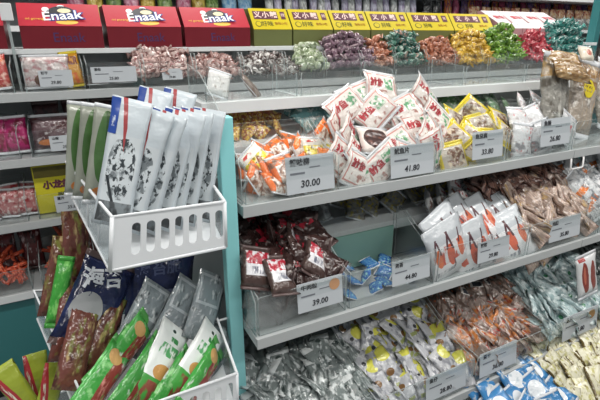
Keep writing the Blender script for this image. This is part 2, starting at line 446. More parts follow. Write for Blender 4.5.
# ---- price tags of the near gondola
TX = 'price tag of the near shelf'
price_tag(.658, 1.2095, 1.078, .172, .118, '蟹味柳', '30.00', 'grey price tag reading 30.00 over an orange strip, on the orange snack bin', 8)
bm = bmesh.new()
price_tag(1.072, 1.2095, 1.075, .195, .112, '鱿鱼片', '41.80', 'grey price tag reading 41.80 below the red bordered packets', 8)
price_tag(1.445, 1.2095, 1.095, .165, .107, '鱼豆腐', '33.80', 'grey price tag reading 33.80 on the yellow bordered packet bin', 8)
price_tag(1.85, 1.2095, 1.105, .19, .115, '鱼肠', '26.80', 'grey price tag reading 26.80 on the white packet bin', 8)
price_tag(.632, 1.0895, .722, .165, .098, '牛肉粒', '39.00', 'pale price tag reading 39.00 with a tan round badge', 8, badge=rough_mat('tan_badge', S('c8946a'), .5, .1, 40))
price_tag(1.003, 1.0895, .720, .17, .088, '海苔', '44.80', 'pale price tag reading 44.80 on the almost empty blue packet bin', 8)
price_tag(1.42, 1.0895, .71, .175, .085, '蟹钳', '29.80', 'pale price tag reading 29.80 on the white claw bag bin', 8)
price_tag(1.86, 1.0895, .708, .21, .098, '肉脯', '35.80', 'pale price tag reading 35.80 on the pinkish brown packet bin', 8)
price_tag(1.40, .969, .265, .21, .105, '豆干', '36.80', 'pale price tag reading 36.80 on the orange and red packet bin', 8)
price_tag(1.93, .969, .262, .25, .115, '鱼片', '32.80', 'pale price tag reading 32.80 on the pale teal packet bin', 8, badge=rough_mat('brown_badge', S('9a7248'), .5, .1, 40))
price_tag(1.12, .969, .262, .2, .10, '鱼仔', '28.80', 'pale price tag reading 28.80 on the yellow cornered packet bin', 8)

# ================================================================== packets of the near gondola
W = S('dfe2e4'); SILV = S('b9bec2')
sealw = foil('white_crimp', S('d6dade'), bump=.3); seald = foil('dark_crimp', S('5b4a48'), bump=.3); sealy = foil('yellow_crimp', S('e6cf2e'), bump=.3)
def kinds(name, label, cat, group, mat, w, h, t, n=3, sealm=None, extra=None, **k):
    out = []
    for i in range(n):
        o = pouch(name, mat, w, h, t, seed=i * 3 + len(label) % 7 + 1, sealmat=sealm, **k)
        tag(o, label, cat, group)
        if extra: extra(o, pouch_shape(w, h, t, i * 3 + len(label) % 7 + 1, k.get('wr', .003), k.get('seal', .07), k.get('curl', 0), 0))
        out.append(Kind(o))
    return out

# A1 orange and white
m1 = foil('orange_white_film', S('e9e4dc'), [(S('f0742a'), [('r', 0, 1, .62, .9)]), (S('8a5f48'), [('n', 5, 5, .54)]), (S('b58a70'), [('n', 8, 8, .6)]), (S('f0742a'), [('r', 0, .2, .08, .6)])])
m2 = foil('yellow_flower_film', S('ece9df'), [(S('e8d430'), [('r', .04, .96, .1, .6), ('n', 5, 5, .45)]), (S('4a3a22'), [('r', .04, .96, .1, .6), ('n', 9, 9, .6)]), (S('cf3a30'), [('r', .2, .6, .72, .84), ('n', 8, 8, .48)]), (S('ef7c30'), [('r', .7, 1, .06, .3)])])
ka = kinds('fish_cake_packet', 'small white and orange snack packet in the upper shelf bin beside the teal post', 'snack packet', 'orange and white packets', m1, .095, .115, .028, 3, sealw)
kb = kinds('fish_cake_packet', 'small white packet with yellow and dark blotches in the bin beside the teal post', 'snack packet', 'yellow blotched packets', m2, .10, .10, .025, 2, sealw)
def scatter(rows, h):
    for px, k, ln, ro, ya in rows:
        place_mid(rnd.choice(k).new(), px, h, ln, ro, ya)
scatter([((0.523, 1.360, 1.163), kb, 45, -40, 10), ((0.508, 1.310, 1.117), ka, 55, 60, 0), ((0.571, 1.340, 1.141), ka, 45, 10, 20), ((0.599, 1.290, 1.137), ka, 45, -12, 0), ((0.564, 1.270, 1.100), ka, 65, 20, 10),
    ((0.698, 1.370, 1.175), ka, 45, 65, 5), ((0.818, 1.420, 1.207), ka, 35, 62, 0), ((0.744, 1.360, 1.179), kb, 40, 8, 5), ((0.679, 1.310, 1.128), ka, 50, -30, 0), ((0.782, 1.320, 1.141), ka, 48, 15, 0),
    ((0.700, 1.430, 1.177), ka, 50, 20, 0), ((0.763, 1.270, 1.063), ka, 50, 75, 0), ((0.842, 1.380, 1.157), kb, 45, 30, 0), ((0.524, 1.300, 1.090), ka, 50, -60, 0), ((0.618, 1.270, 1.099), ka, 60, 80, 0), ((0.685, 1.270, 1.082), ka, 60, 20, 0), ((0.568, 1.400, 1.162), ka, 50, 30, 0), ((0.629, 1.420, 1.165), ka, 55, -30, 0), ((0.697, 1.280, 1.098), kb, 60, -20, 0), ((0.515, 1.380, 1.131), ka, 50, 10, 0)], .11)

# A2 red bordered squares
m3 = foil('red_border_film', S('e9e2dd'), [(S('c98f88'), [('r', .07, .93, .1, .9)]), (S('e6e0da'), [('r', .1, .9, .14, .86)]), (S('a87a70'), [('r', .2, .8, .18, .4), ('n', 6, 6, .56)]), (S('5f9f72'), [('r', .58, .84, .42, .78), ('n', 9, 9, .5)])], rough=.2, bump=.7, var=.1)
redink = foil('red_print', S('b3303a'), bump=0, var=.05)
def sq_extra(o, f): on_pouch('red_characters', '鱿鱼', .036, redink, o, f, .34, .60, .165, .13, bold=.0012)
ks = kinds('squid_packet', 'white square snack packet with red border and red characters in the overflowing heap', 'snack packet', 'red bordered square packets', m3, .165, .13, .012, 5, sealw, sq_extra, curl=.3, nx=10, wr=.006)
scatter([((0.922, 1.440, 1.295), ks, 30, -28, 10), ((0.987, 1.460, 1.318), ks, 30, -18, 0), ((1.099, 1.470, 1.356), ks, 25, 8, 0), ((1.290, 1.430, 1.319), ks, 35, 45, -10), ((1.147, 1.380, 1.273), ks, 35, -22, 0),
    ((1.025, 1.400, 1.278), ks, 40, -42, 0), ((1.318, 1.380, 1.236), ks, 35, 40, -20), ((1.189, 1.330, 1.216), ks, 35, -8, 0), ((0.848, 1.380, 1.237), ks, 30, 60, 20), ((0.876, 1.330, 1.208), ks, 25, 55, 15), ((1.096, 1.400, 1.212), ks, 50, 10, 0),
    ((0.808, 1.270, 1.150), ks, 15, 40, 0), ((0.870, 1.250, 1.104), ks, 15, 30, 0), ((0.963, 1.250, 1.117), ks, 10, -35, 0), ((1.088, 1.260, 1.118), ks, 15, 20, 0), ((1.209, 1.270, 1.140), ks, 15, 70, -10), ((1.212, 1.300, 1.180), ks, 35, 50, 0), ((1.060, 1.300, 1.165), ks, 35, -25, 0), ((0.878, 1.290, 1.155), ks, 35, 50, 10)], .13)
mc = foil('dark_brown_food_film', S('d9cfc8'), [(S('3a2220'), [('e', .5, .5, .4, .36)]), (S('6b4238'), [('e', .5, .5, .36, .3), ('n', 7, 7, .58)])])
o = pouch('snack_packet', mc, .15, .12, .03, 5, sealmat=sealw); place_mid(tag(o, 'clear packet showing dark brown food in the middle of the red bordered heap', 'snack packet'), (0.975, 1.315, 1.190), .12, 45, 10, 0)

# A3 yellow bordered
m4 = foil('yellow_border_film', S('d8c232'), [(S('b9b0a4'), [('r', .1, .9, .16, .84)]), (S('6a4632'), [('e', .55, .5, .33, .3), ('n', 5, 5, .46)]), (S('d8c8b0'), [('r', .1, .9, .16, .84), ('n', 6, 5, .58)])], rough=.22)
ky = kinds('tofu_packet', 'yellow bordered clear snack packet with brown food in the upper shelf bin', 'snack packet', 'yellow bordered packets', m4, .15, .13, .025, 3, sealy, curl=.1)
scatter([((1.472, 1.420, 1.201), ky, 40, 25, 0), ((1.581, 1.450, 1.223), ky, 40, -40, 0), ((1.586, 1.380, 1.181), ky, 40, -8, 0), ((1.744, 1.420, 1.179), ky, 40, 20, 0), ((1.368, 1.330, 1.151), ky, 40, -35, 0), ((1.438, 1.310, 1.140), ky, 40, -50, 10), ((1.307, 1.260, 1.100), ky, 25, -5, 0), ((1.660, 1.310, 1.143), ky, 35, 30, 0), ((1.519, 1.290, 1.135), ky, 35, 5, 0)], .13)

# A4 white packets
m5 = foil('white_red_film', S('dcdee0'), [(S('8f8f92'), [('r', 0, 1, .2, .5), ('n', 5, 4, .52)]), (S('c84a4a'), [('n', 6, 6, .63)]), (S('b9b4b4'), [('n', 4, 7, .58)])], rough=.2, bump=.7)  # grey blotches are shading painted into the white film
kw = kinds('sausage_packet', 'glossy white snack packet with small red marks in the bin left of the brown bags', 'snack packet', 'white packets on the upper shelf', m5, .14, .16, .03, 3, sealw, wr=.005)
scatter([((1.894, 1.420, 1.222), kw, 45, 50, 0), ((2.031, 1.440, 1.229), kw, 45, 30, 0), ((1.776, 1.340, 1.180), kw, 30, 5, 0), ((1.868, 1.340, 1.181), kw, 30, -15, 0), ((2.003, 1.360, 1.195), kw, 45, 20, 0), ((2.125, 1.360, 1.176), kw, 40, 40, 0), ((1.702, 1.260, 1.123), kw, 12, 10, 0), ((1.830, 1.270, 1.125), kw, 15, -10, 0), ((2.048, 1.290, 1.138), kw, 20, 30, 0), ((2.131, 1.420, 1.196), kw, 45, 60, 0)], .16)

# A5 long brown stick bags with yellow badges
m6 = foil('brown_stick_film', S('9c9286'), [(S('8a6842'), [('r', 0, 1, .62, .95), ('n', 2, 18, .45)]), (S('b79a72'), [('r', 0, 1, .1, .95), ('n', 14, 2, .57)]), (S('6e675f'), [('r', 0, 1, .05, .6), ('n', 4, 4, .55)]), (S('d6d2ca'), [('n', 8, 7, .63)])], rough=.15, bump=.9)  # last layer paints white glints of the clear film into the colour
ybadge = foil('yellow_badge_film', S('e8d22c'), [(S('5a4020'), [('r', .2, .8, .52, .66), ('n', 22, 7, .5)]), (S('8a6a28'), [('r', .25, .75, .32, .4), ('n', 26, 7, .5)]), (S('e8d22c'), [('r', 0, 1, .75, 1)])], bump=.2)
def bg_extra(o, f): patch('yellow_badge', ybadge, o, f, .3, .72, .5, .72, oval=True)
kbg = kinds('snack_bag', 'tall clear bag of long brown sticks with oval yellow badge on the upper shelf', 'snack bag', 'tall brown stick bags', m6, .19, .39, .06, 2, sealw, bg_extra, nx=12, ny=16, wr=.006)
place(kbg[0].new(), (2.196, 1.340, 1.076), 14, 14, -8); place(kbg[1].new(), (2.482, 1.360, 1.076), 22, 20, 0); place(kbg[0].new(), (2.642, 1.330, 1.034), 18, 12, 5)
o = pouch('snack_bag', foil('grey_brown_film', S('8f8d86'), [(S('a3875c'), [('r', 0, 1, .72, .93)]), (S('5f5a52'), [('n', 4, 6, .56)]), (S('c9c6bf'), [('n', 7, 5, .64)])], rough=.12, bump=1),   .21, .40, .07, 9, 12, 16, .010, .06, sealmat=sealw)  # palest blotches are highlights painted on the crumpled film
place(tag(o, 'large crumpled clear bag with brown rolls at its top, left of the yellow badged bags', 'snack bag'), (2.013, 1.330, 1.086), 12, 6, 6)
o = pouch('snack_packet', foil('cream_roll_film', S('ddd5c4'), [(S('b4604a'), [('e', .5, .5, .2, .2)])]), .1, .08, .03, 3, sealmat=sealw)
place_mid(tag(o, 'cream packet with a red spot lying on top of the brown bags', 'snack packet'), (2.210, 1.380, 1.467), .08, 30, 5, 0)

ktr = kinds('snack_bag', 'tan bag of rolled sticks lying across the top of the tall brown bags', 'snack bag', 'tan roll bags', foil('tan_roll_film', S('b39468'), [(S('8a6840'), [('n', 3, 9, .52)]), (S('ddd2bc'), [('n', 5, 8, .62)])], rough=.15, bump=.9), .24, .09, .05, 2, None, wr=.008)
place_mid(ktr[0].new(), (2.079, 1.400, 1.442), .09, 40, 6, -6); place_mid(ktr[1].new(), (2.070, 1.340, 1.392), .09, 35, 10, -4)

# behind A on the stepped shelf
kt = kinds('snack_packet', 'small teal packet on the stepped shelf behind the orange snacks', 'snack packet', 'teal packets on the stepped shelf', foil('teal_film', S('5f8f93'), [(S('c9d6d6'), [('n', 6, 6, .58)])]), .09, .10, .02, 2)
kyo = kinds('snack_packet', 'small yellow brown packet on the stepped shelf behind the orange snacks', 'snack packet', 'yellow brown packets on the stepped shelf', foil('yellow_brown_film', S('c8a850'), [(S('8a4a30'), [('n', 6, 6, .5)]), (S('e0d8c0'), [('n', 8, 8, .62)])]), .07, .08, .02, 2)
heap(kyo, .08, (.46, .74), (1.58, 1.66), (1.22, 1.25), 5, 2, roll=60); heap(kt, .1, (.80, 1.18), (1.58, 1.68), (1.235, 1.25), 5, 2, roll=40)
kg = kinds('snack_packet', 'small green packet on the stepped shelf behind the yellow bordered packets', 'snack packet', 'green packets on the stepped shelf', foil('green_film', S('6f9a70'), [(S('cfd8cc'), [('n', 6, 6, .55)])]), .09, .09, .02, 2)
heap(kg, .09, (1.3, 2.0), (1.57, 1.64), (1.225, 1.24), 8, 2, roll=50)
o = pouch('snack_packet', foil('white_plain_film', S('e4e4e2'), [(S('a09890'), [('n', 5, 5, .62)])], bump=.8), .09, .10, .03, 2, sealmat=sealw)
place_mid(tag(o, 'lone white packet standing in the first low bin of the raised shelf', 'snack packet'), (.50, 1.63, 1.385), .10, 20, 20, 0)
o = pouch('snack_packet', foil('brown_clear_film', S('8d8078'), [(S('6a5348'), [('n', 5, 3, .5)])], bump=.8), .13, .07, .02, 4, sealmat=sealw)
place_mid(tag(o, 'greyish brown packet lying beside the lone white packet on the raised shelf', 'snack packet'), (.64, 1.66, 1.36), .07, 65, 50, 0)

# B1 dark maroon
m7 = foil('maroon_film', S('3c2a28'), [(S('9a918e'), [('n', 7, 4, .63)]), (S('2e1d1c'), [('n', 4, 6, .58)]), (S('a8283a'), [('r', .1, .9, .62, .86), ('n', 6, 7, .48)])], rough=.13, bump=1.0)  # pale grey blotches are glints painted into the dark film
m8 = foil('maroon_label_film', S('51403c'), [(S('e2e2e6'), [('r', .12, .9, .3, .86)]), (S('b02a3c'), [('r', .12, .9, .56, .86), ('n', 7, 7, .47)]), (S('6a6f80'), [('r', .3, .7, .34, .5), ('n', 20, 4, .52)])], rough=.15, bump=.9)
km = kinds('beef_packet', 'shiny dark maroon snack packet heaped in the middle shelf bin beside the teal post', 'snack packet', 'dark maroon packets', m7, .14, .15, .03, 3, seald, wr=.006)
kl = kinds('beef_packet', 'dark packet with white and red label near the front of the maroon heap', 'snack packet', 'labelled maroon packets', m8, .11, .14, .03, 2, seald, wr=.004)
heap(km, .15, (.45, .72), (1.14, 1.34), (.79, .91), 4, 7, (40, 75), 40, 80)
scatter([((0.511, 1.140, 0.847), kl, 50, 15, 10), ((0.661, 1.180, 0.845), kl, 50, 40, -10), ((0.444, 1.170, 0.874), kl, 40, 20, 0), ((0.621, 1.280, 0.885), kl, 65, 70, 0), ((0.707, 1.220, 0.823), kl, 55, 50, -10)], .14)
kgr = kinds('snack_packet', 'crumpled clear packet at the bottom of the maroon bin', 'snack packet', 'clear packets under the maroon heap', M['film'], .13, .12, .03, 2, wr=.008)
scatter([((0.453, 1.130, 0.743), kgr, 10, 10, 0), ((0.540, 1.130, 0.747), kgr, 10, -10, 0), ((0.669, 1.130, 0.732), kgr, 10, 10, 0), ((0.511, 1.160, 0.745), kgr, 20, 50, 0), ((0.621, 1.160, 0.744), kgr, 20, -40, 0), ((0.732, 1.170, 0.756), kgr, 20, 20, 0), ((0.465, 1.180, 0.777), kgr, 20, 20, 0)], .11)

# B2 blue in an almost empty bin
kbl = kinds('snack_packet', 'small bright blue packet lying low in the almost empty bin', 'snack packet', 'blue packets', foil('blue_film', S('4a7fae'), [(S('2a5fa8'), [('n', 5, 5, .52)]), (S('8fc0c0'), [('n', 6, 6, .6)])], rough=.2), .06, .07, .02, 2, sealw)
heap(kbl, .07, (.77, 1.10), (1.15, 1.29), (.695, .71), 4, 3, (78, 88), 40, 60)
o = box('tray_card', .765, 1.10, 1.325, 1.333, .685, .83, rough_mat('pale_green_card', S('7fa69b'), .5, .06, 5)); tag(o, 'pale green card standing at the back of the almost empty bin', 'card')
kcl = kinds('snack_packet', 'crinkled clear and yellow packet on the stepped shelf above the blue packets', 'snack packet', 'clear yellow packets on the stepped shelf', foil('clear_yellow_film', S('87857c'), [(S('b3a23e'), [('n', 6, 6, .56)]), (S('5f5c55'), [('n', 4, 5, .6)])], rough=.12, bump=1), .1, .1, .03, 2, sealw)
heap(kcl, .1, (.95, 1.6), (1.45, 1.55), (.875, .89), 6, 2, roll=60)
kcg = kinds('snack_packet', 'crinkled clear grey packet on the stepped shelf behind the maroon heap', 'snack packet', 'clear grey packets on the stepped shelf', foil('clear_grey_film', S('8d908f'), [(S('c4c8c8'), [('n', 6, 6, .56)]), (S('6a4c40'), [('n', 4, 5, .62)])], rough=.12, bump=1), .1, .1, .03, 2, sealw)
heap(kcg, .1, (.45, .9), (1.45, 1.55), (.875, .89), 4, 2, roll=60)

# B3 white claw bags
m9 = foil('claw_film', S('dfe0e2'), [(S('c3c9ce'), [('r', 0, 1, .66, 1)]), (S('d87a52'), [('e', .2, .45, .085, .17)]), (S('cf5f40'), [('e', .5, .42, .1, .2)]), (S('d8704a'), [('e', .8, .46, .085, .19)]), (S('c2503a'), [('n', 9, 5, .56), ('r', .08, .92, .3, .62)]),
  (S('5a3a40'), [('d', 1, -.3, -.06, -.02), ('r', 0, 1, .52, .8)]), (S('5a3a40'), [('d', 1, .2, .34, .38), ('r', 0, 1, .5, .76)]), (S('5a3a40'), [('d', 1, -.3, .24, .29), ('r', 0, 1, .54, .84)]), (S('5a3a40'), [('d', 1, .25, .68, .73), ('r', 0, 1, .5, .84)]), (S('5a3a40'), [('d', 1, -.2, .64, .68), ('r', 0, 1, .54, .8)]), (S('6a3a3a'), [('e', .56, .2, .02, .13)]), (S('8c9298'), [('r', .1, .6, .1, .2), ('n', 20, 5, .5)])], rough=.28, bump=.35)
kc = kinds('crab_snack_bag', 'white snack bag printed with orange red claws on the middle shelf', 'snack bag', 'white claw bags', m9, .21, .22, .035, 3, None, nx=10, ny=14, curl=.1)
scatter([((1.593, 1.220, 0.790), kc, 40, -18, 0), ((1.459, 1.220, 0.806), kc, 38, -14, 5), ((1.344, 1.220, 0.820), kc, 35, -16, 10), ((1.241, 1.180, 0.813), kc, 25, -18, 14), ((1.582, 1.160, 0.741), kc, 25, -20, -8), ((1.339, 1.140, 0.748), kc, 15, -14, 0), ((1.198, 1.130, 0.784), kc, 12, -14, 6)], .21)
m10 = foil('grey_label_film', S('a7a9a9'), [(S('e2dedc'), [('r', .1, .9, .5, .9)]), (S('a84a50'), [('r', .2, .8, .6, .8), ('n', 6, 6, .5)]), (S('6a4a42'), [('r', .1, .9, .1, .45), ('n', 5, 5, .5)])], rough=.15, bump=.8)
kgl = kinds('snack_packet', 'crinkled packet with white and dark red label above the white claw bags', 'snack packet', 'labelled packets above the claw bags', m10, .12, .14, .03, 2, sealw, wr=.005)
scatter([((1.316, 1.360, 0.864), kgl, 50, 60, 0), ((1.473, 1.380, 0.906), kgl, 40, 30, 0), ((1.480, 1.340, 0.871), kgl, 50, 20, 0), ((1.617, 1.380, 0.884), kgl, 45, -40, 0), ((1.402, 1.380, 0.871), kgl, 45, 50, 0)], .14)

# B4 pinkish brown strip packets
m11 = foil('strip_film', S('a8958a'), [(S('d8c2b4'), [('n', 12, 2, .56)]), (S('6f5048'), [('n', 4, 3, .6)]), (S('c0a070'), [('n', 3, 4, .62)]), (S('d8d0cc'), [('n', 9, 3, .65)])], rough=.16, bump=.9)  # whitish sheen of the film is painted in, base lightened for it
m12 = foil('dark_strip_film', S('6c5048'), [(S('a07c6c'), [('n', 10, 3, .56)]), (S('3d2b28'), [('n', 4, 4, .56)])], rough=.16, bump=.9)
kp = kinds('meat_strip_packet', 'pinkish brown snack packet with pale strips on the middle shelf', 'snack packet', 'pinkish brown strip packets', m11, .075, .19, .02, 4, None, wr=.008)
kdp = kinds('meat_strip_packet', 'darker brown strip packet at the back of the pinkish brown heap', 'snack packet', 'darker brown strip packets', m12, .08, .18, .02, 3, None, wr=.008)
heap(kp, .19, (1.66, 2.09), (1.13, 1.28), (.75, .87), 8, 6, (30, 65), 40, 70); heap(kdp, .18, (1.57, 2.08), (1.29, 1.36), (.90, .97), 8, 4, (40, 75), 40, 80)
scatter([((1.693, 1.130, 0.643), kp, 10, -30, 0), ((1.769, 1.130, 0.656), kp, 10, -40, 0), ((1.713, 1.150, 0.717), kp, 20, -35, 0)], .17)
m13 = foil('white_orange_film', S('c9ccce'), [(S('d87a3a'), [('r', .1, .6, .3, .5)]), (S('7a7f84'), [('n', 5, 5, .55)]), (S('f0f0f0'), [('n', 7, 7, .62)])], rough=.12, bump=1)
kwo = kinds('snack_packet', 'silvery white and orange packet at the right end of the middle shelf', 'snack packet', 'white and orange packets', m13, .14, .16, .03, 2, sealw, wr=.006)
heap(kwo, .16, (2.12, 2.48), (1.14, 1.36), (.78, .93), 3, 5, (30, 60), 30, 50)

# C heaps
m14 = foil('silver_film', S('7f8887'), [(S('525b5a'), [('n', 4, 5, .56)]), (S('d4dada'), [('n', 7, 5, .57)]), (S('e3e8e8'), [('r', 0, 1, .8, 1)]), (S('3f4a48'), [('e', .6, .7, .1, .06)])], rough=.16, bump=.8)  # white band along the top is a painted edge highlight
m14b = foil('dark_silver_film', S('596160'), [(S('8f9896'), [('r', 0, 1, .86, 1)]), (S('3b4040'), [('n', 4, 5, .58)])], rough=.16, bump=.8)
k1 = kinds('foil_packet', 'small silver white snack packet in the heap at the left end of the lower shelf', 'snack packet', 'silver packets', m14, .11, .13, .016, 4, wr=.008, nx=8, ny=8, curl=.25)
k1b = kinds('foil_packet', 'darker grey snack packet at the back of the silver heap on the lower shelf', 'snack packet', 'darker grey packets', m14b, .13, .13, .016, 3, wr=.009, nx=8, ny=8, curl=.3)
heap(k1, .13, (.42, .80), (1.0, 1.24), (.29, .42), 4, 11, (58, 82), 40, 50); heap(k1b, .13, (.42, .79), (1.27, 1.40), (.42, .46), 4, 5, (55, 80), 40, 50)
m15 = foil('yellow_corner_film', S('b6b8bd'), [(S('7f828a'), [('n', 4, 4, .55)]), (S('d4d6d8'), [('n', 6, 5, .6)]), (S('d4d6d8'), [('r', 0, 1, .9, 1)]), (S('d2d05a'), [('e', .8, .8, .32, .2)]), (S('34363a'), [('e', .38, .74, .09, .06)]), (S('9aa46a'), [('r', .1, .5, .15, .25)]), (S('7a5a38'), [('e', .6, .3, .16, .1)])], rough=.2, bump=.6)
k2 = kinds('small_fish_packet', 'small white snack packet with a yellow corner and dark spot on the lower shelf', 'snack packet', 'yellow cornered packets', m15, .11, .14, .016, 4, wr=.006, nx=8, ny=9, curl=.2)
heap(k2, .14, (.82, 1.26), (1.0, 1.40), (.27, .47), 5, 13, (48, 76), 35, 40)
m16 = foil('orange_red_film', S('a09088'), [(S('c07a44'), [('r', 0, 1, .3, .75), ('n', 5, 6, .48)]), (S('b03a2e'), [('n', 6, 4, .62)]), (S('d9d0ca'), [('n', 9, 4, .62)]), (S('5a4038'), [('n', 4, 5, .62)])], rough=.15, bump=.9)  # greyed base and pale blotches carry a painted whitish sheen
k3 = kinds('bean_curd_packet', 'orange and red snack packet on the lower shelf between the white and teal heaps', 'snack packet', 'orange and red packets', m16, .085, .16, .018, 4, None, wr=.009)
heap(k3, .16, (1.30, 1.71), (1.01, 1.17), (.31, .38), 7, 6, (40, 75), 45, 70)
m16b = foil('dark_brown_pouch_film', S('5a4a42'), [(S('8f8078'), [('n', 5, 4, .56)]), (S('a8542c'), [('n', 4, 6, .64)]), (S('cfcac4'), [('r', .2, .8, .78, .94)]), (S('2c3038'), [('r', .3, .7, .8, .92)])], rough=.15, bump=.9)
k3b = kinds('bean_curd_packet', 'dark brown packet with pale header at the back of the orange and red heap', 'snack packet', 'dark brown packets', m16b, .12, .19, .025, 2, wr=.006)
heap(k3b, .19, (1.29, 1.74), (1.18, 1.38), (.39, .47), 5, 6, (35, 60), 30, 60)
m17 = foil('pale_teal_film', S('9fb4b6'), [(S('dbe6e6'), [('n', 5, 4, .54)]), (S('4f6c70'), [('n', 4, 5, .62)]), (S('3f7a5a'), [('e', .5, .6, .1, .07)])], rough=.16, bump=.8)
k4 = kinds('fish_slice_packet', 'pale teal and white snack packet in the heap on the lower shelf', 'snack packet', 'pale teal packets', m17, .11, .14, .018, 4, wr=.007, nx=8, ny=9, curl=.2)
heap(k4, .14, (1.74, 2.24), (1.0, 1.40), (.32, .50), 6, 11, (40, 72), 45, 60)
m18 = foil('sausage_film', S('dfe1e2'), [(S('8a3a30'), [('e', .3, .5, .14, .34)]), (S('8a3a30'), [('e', .68, .48, .14, .34)]), (S('c06a54'), [('e', .28, .55, .05, .2)]), (S('a83030'), [('r', .1, .4, .86, .96)])], bump=.3)
ksg = kinds('snack_bag', 'white bag printed with two dark red sausages above the pale teal heap', 'snack bag', 'white sausage bags', m18, .15, .22, .03, 1, sealw, nx=10, ny=12)
place(ksg[0].new(), (2.045, 1.030, 0.392), 12, -6, 0); place(ksg[0].new(), (2.267, 1.040, 0.352), 12, -4, 0)
kk = kinds('snack_packet', 'dark packet at the right end of the lower shelf', 'snack packet', 'dark packets at the shelf end', m14b, .13, .15, .02, 2)
heap(kk, .15, (2.27, 2.68), (1.0, 1.36), (.30, .46), 4, 6)
# D deck
kD = kinds('snack_packet', 'bright blue and white packet on the bottom deck under the shelf edge', 'snack packet', 'bright blue packets', foil('bright_blue_film', S('3f83bb'), [(S('e3e8ec'), [('e', .5, .5, .3, .28)]), (S('bcc8d0'), [('n', 6, 6, .6)])], rough=.2), .12, .13, .025, 2, sealw)
heap(kD, .13, (1.27, 1.61), (.76, 1.0), (.15, .22), 3, 5, (45, 70), 25, 30)
kE = kinds('nut_packet', 'small cream and yellow green packet on the bottom deck', 'snack packet', 'cream packets', foil('cream_film', S('dedbc2'), [(S('bdb878'), [('n', 4, 4, .56)]), (S('6a5a34'), [('r', .0, .12, 0, 1)]), (S('7a6a3a'), [('n', 5, 5, .62)]), (S('f0ecd8'), [('n', 6, 6, .62)])], rough=.25), .085, .12, .018, 4, wr=.005, nx=7, ny=8)
heap(kE, .12, (1.63, 2.2), (.76, 1.0), (.15, .23), 8, 7, (35, 60), 25, 25)
kF = kinds('snack_packet', 'yellow and dark packet at the right end of the bottom deck', 'snack packet', 'yellow packets on the deck', foil('deck_yellow_film', S('c9a83a'), [(S('4a3a22'), [('n', 5, 5, .55)])]), .11, .14, .02, 2)
heap(kF, .14, (2.22, 2.65), (.76, 1.0), (.15, .23), 4, 5)

# ================================================================== baskets on the end of the gondola
def basket(label, c, slots=7):
    """c: eight corners FTL FTR FBL FBR BTL BTR BBL BBR"""
    base = (Vector(c['FBL']) + Vector(c['FBR']) + Vector(c['BBL']) + Vector(c['BBR'])) / 4
    o = thing('slotted_basket', label, 'basket', base)
    V = {k: Vector(p) - base for k, p in c.items()}
    def panel(name, bl, br, tl, tr, mats, holes=(), r=.0):
        pts = [(0, 0), (1, 0)] + [(1 - r + r * math.sin(a), 1 - r * 1.6 + r * 1.6 * math.cos(a)) for a in [math.pi / 2 * (1 - k / 5) for k in range(6)]][::1] + [(r - r * math.sin(a), 1 - r * 1.6 + r * 1.6 * math.cos(a)) for a in [math.pi / 2 * k / 5 for k in range(6)]] if r else [(0, 0), (1, 0), (1, 1), (0, 1)]
        nrm = (V[br] - V[bl]).cross(V[tl] - V[bl]).normalized()
        p = plate(name, pts, .004, mats, o, holes)
        warp(p, lambda q: (V[bl] * (1 - q.x) + V[br] * q.x) * (1 - q.y) + (V[tl] * (1 - q.x) + V[tr] * q.x) * q.y + nrm * q.z)
        return p
    H = []
    W_ = (V['FTR'] - V['FTL']).length; Hh = (V['FTL'] - V['FBL']).length; rr = .0098
    for k in range(slots):
        cx = .2 + .74 * k / (slots - 1); lo, hi = .23, .84; L = []
        for a in range(13):
            t = math.pi * a / 12; L.append((cx + rr / W_ * math.cos(t), hi - rr / Hh + rr / Hh * math.sin(t)))
        for a in range(13):
            t = math.pi + math.pi * a / 12; L.append((cx + rr / W_ * math.cos(t), lo + rr / Hh + rr / Hh * math.sin(t)))
        H.append(L)
    panel('front_panel', 'FBL', 'FBR', 'FTL', 'FTR', M['basket'], H)
    panel('side_panel', 'BBL', 'FBL', 'BTL', 'FTL', M['bskclear']); panel('side_panel', 'BBR', 'FBR', 'BTR', 'FTR', M['bskclear'])
    panel('back_panel', 'BBL', 'BBR', 'BTL', 'BTR', M['bskclear']); panel('floor_panel', 'FBL', 'FBR', 'BBL', 'BBR', M['basket'])
    link('rim', tube_mesh([V['FTR'], V['FTL'], V['BTL'], V['BTR'], V['FTR']], .0045, 8), M['basket'], o)
    link('corner_bead', tube_mesh([V['FTL'], V['FBL']], .005, 8), M['basket'], o)
    link('corner_bead', tube_mesh([V['FTR'], V['FBR']], .005, 8), M['basket'], o)
    link('bottom_bead', tube_mesh([V['BBL'], V['FBL'], V['FBR']], .005, 8), M['basket'], o)
    for q in (.25, .5, .75):
        link('side_rib', tube_mesh([V['BTL'].lerp(V['FTL'], q), V['BBL'].lerp(V['FBL'], q)], .0022, 6), M['basket'], o)
    for q in (.55, .9):
        a = V['FTR'].lerp(V['BTR'], q); b = Vector((.37, a.y + base.y, a.z + base.z)) - base
        link('mounting_hook', tube_mesh([a, b], .004, 6), M['wire'], o)
    return o
basket('upper white slotted basket on the gondola end holding blue cornered fish packets', dict(
    FTL=(0.053, 1.050, 1.159), FTR=(.320, 1.05, 1.152), FBL=(0.031, 1.050, 1.026), FBR=(.316, 1.05, 1.026), BTL=(-0.026, 1.400, 1.214), BTR=(.345, 1.40, 1.165), BBL=(-0.028, 1.400, 1.119), BBR=(.335, 1.40, 1.085)))
basket('lower white slotted basket on the gondola end holding green and navy packets', dict(
    FTL=(-.06, 1.0, .645), FTR=(.310, 1.0, .655), FBL=(-.068, 1.0, .505), FBR=(.305, 1.0, .515), BTL=(-0.174, 1.420, 0.827), BTR=(.345, 1.42, .70), BBL=(-0.180, 1.420, 0.733), BBR=(.34, 1.42, .60)), 9)
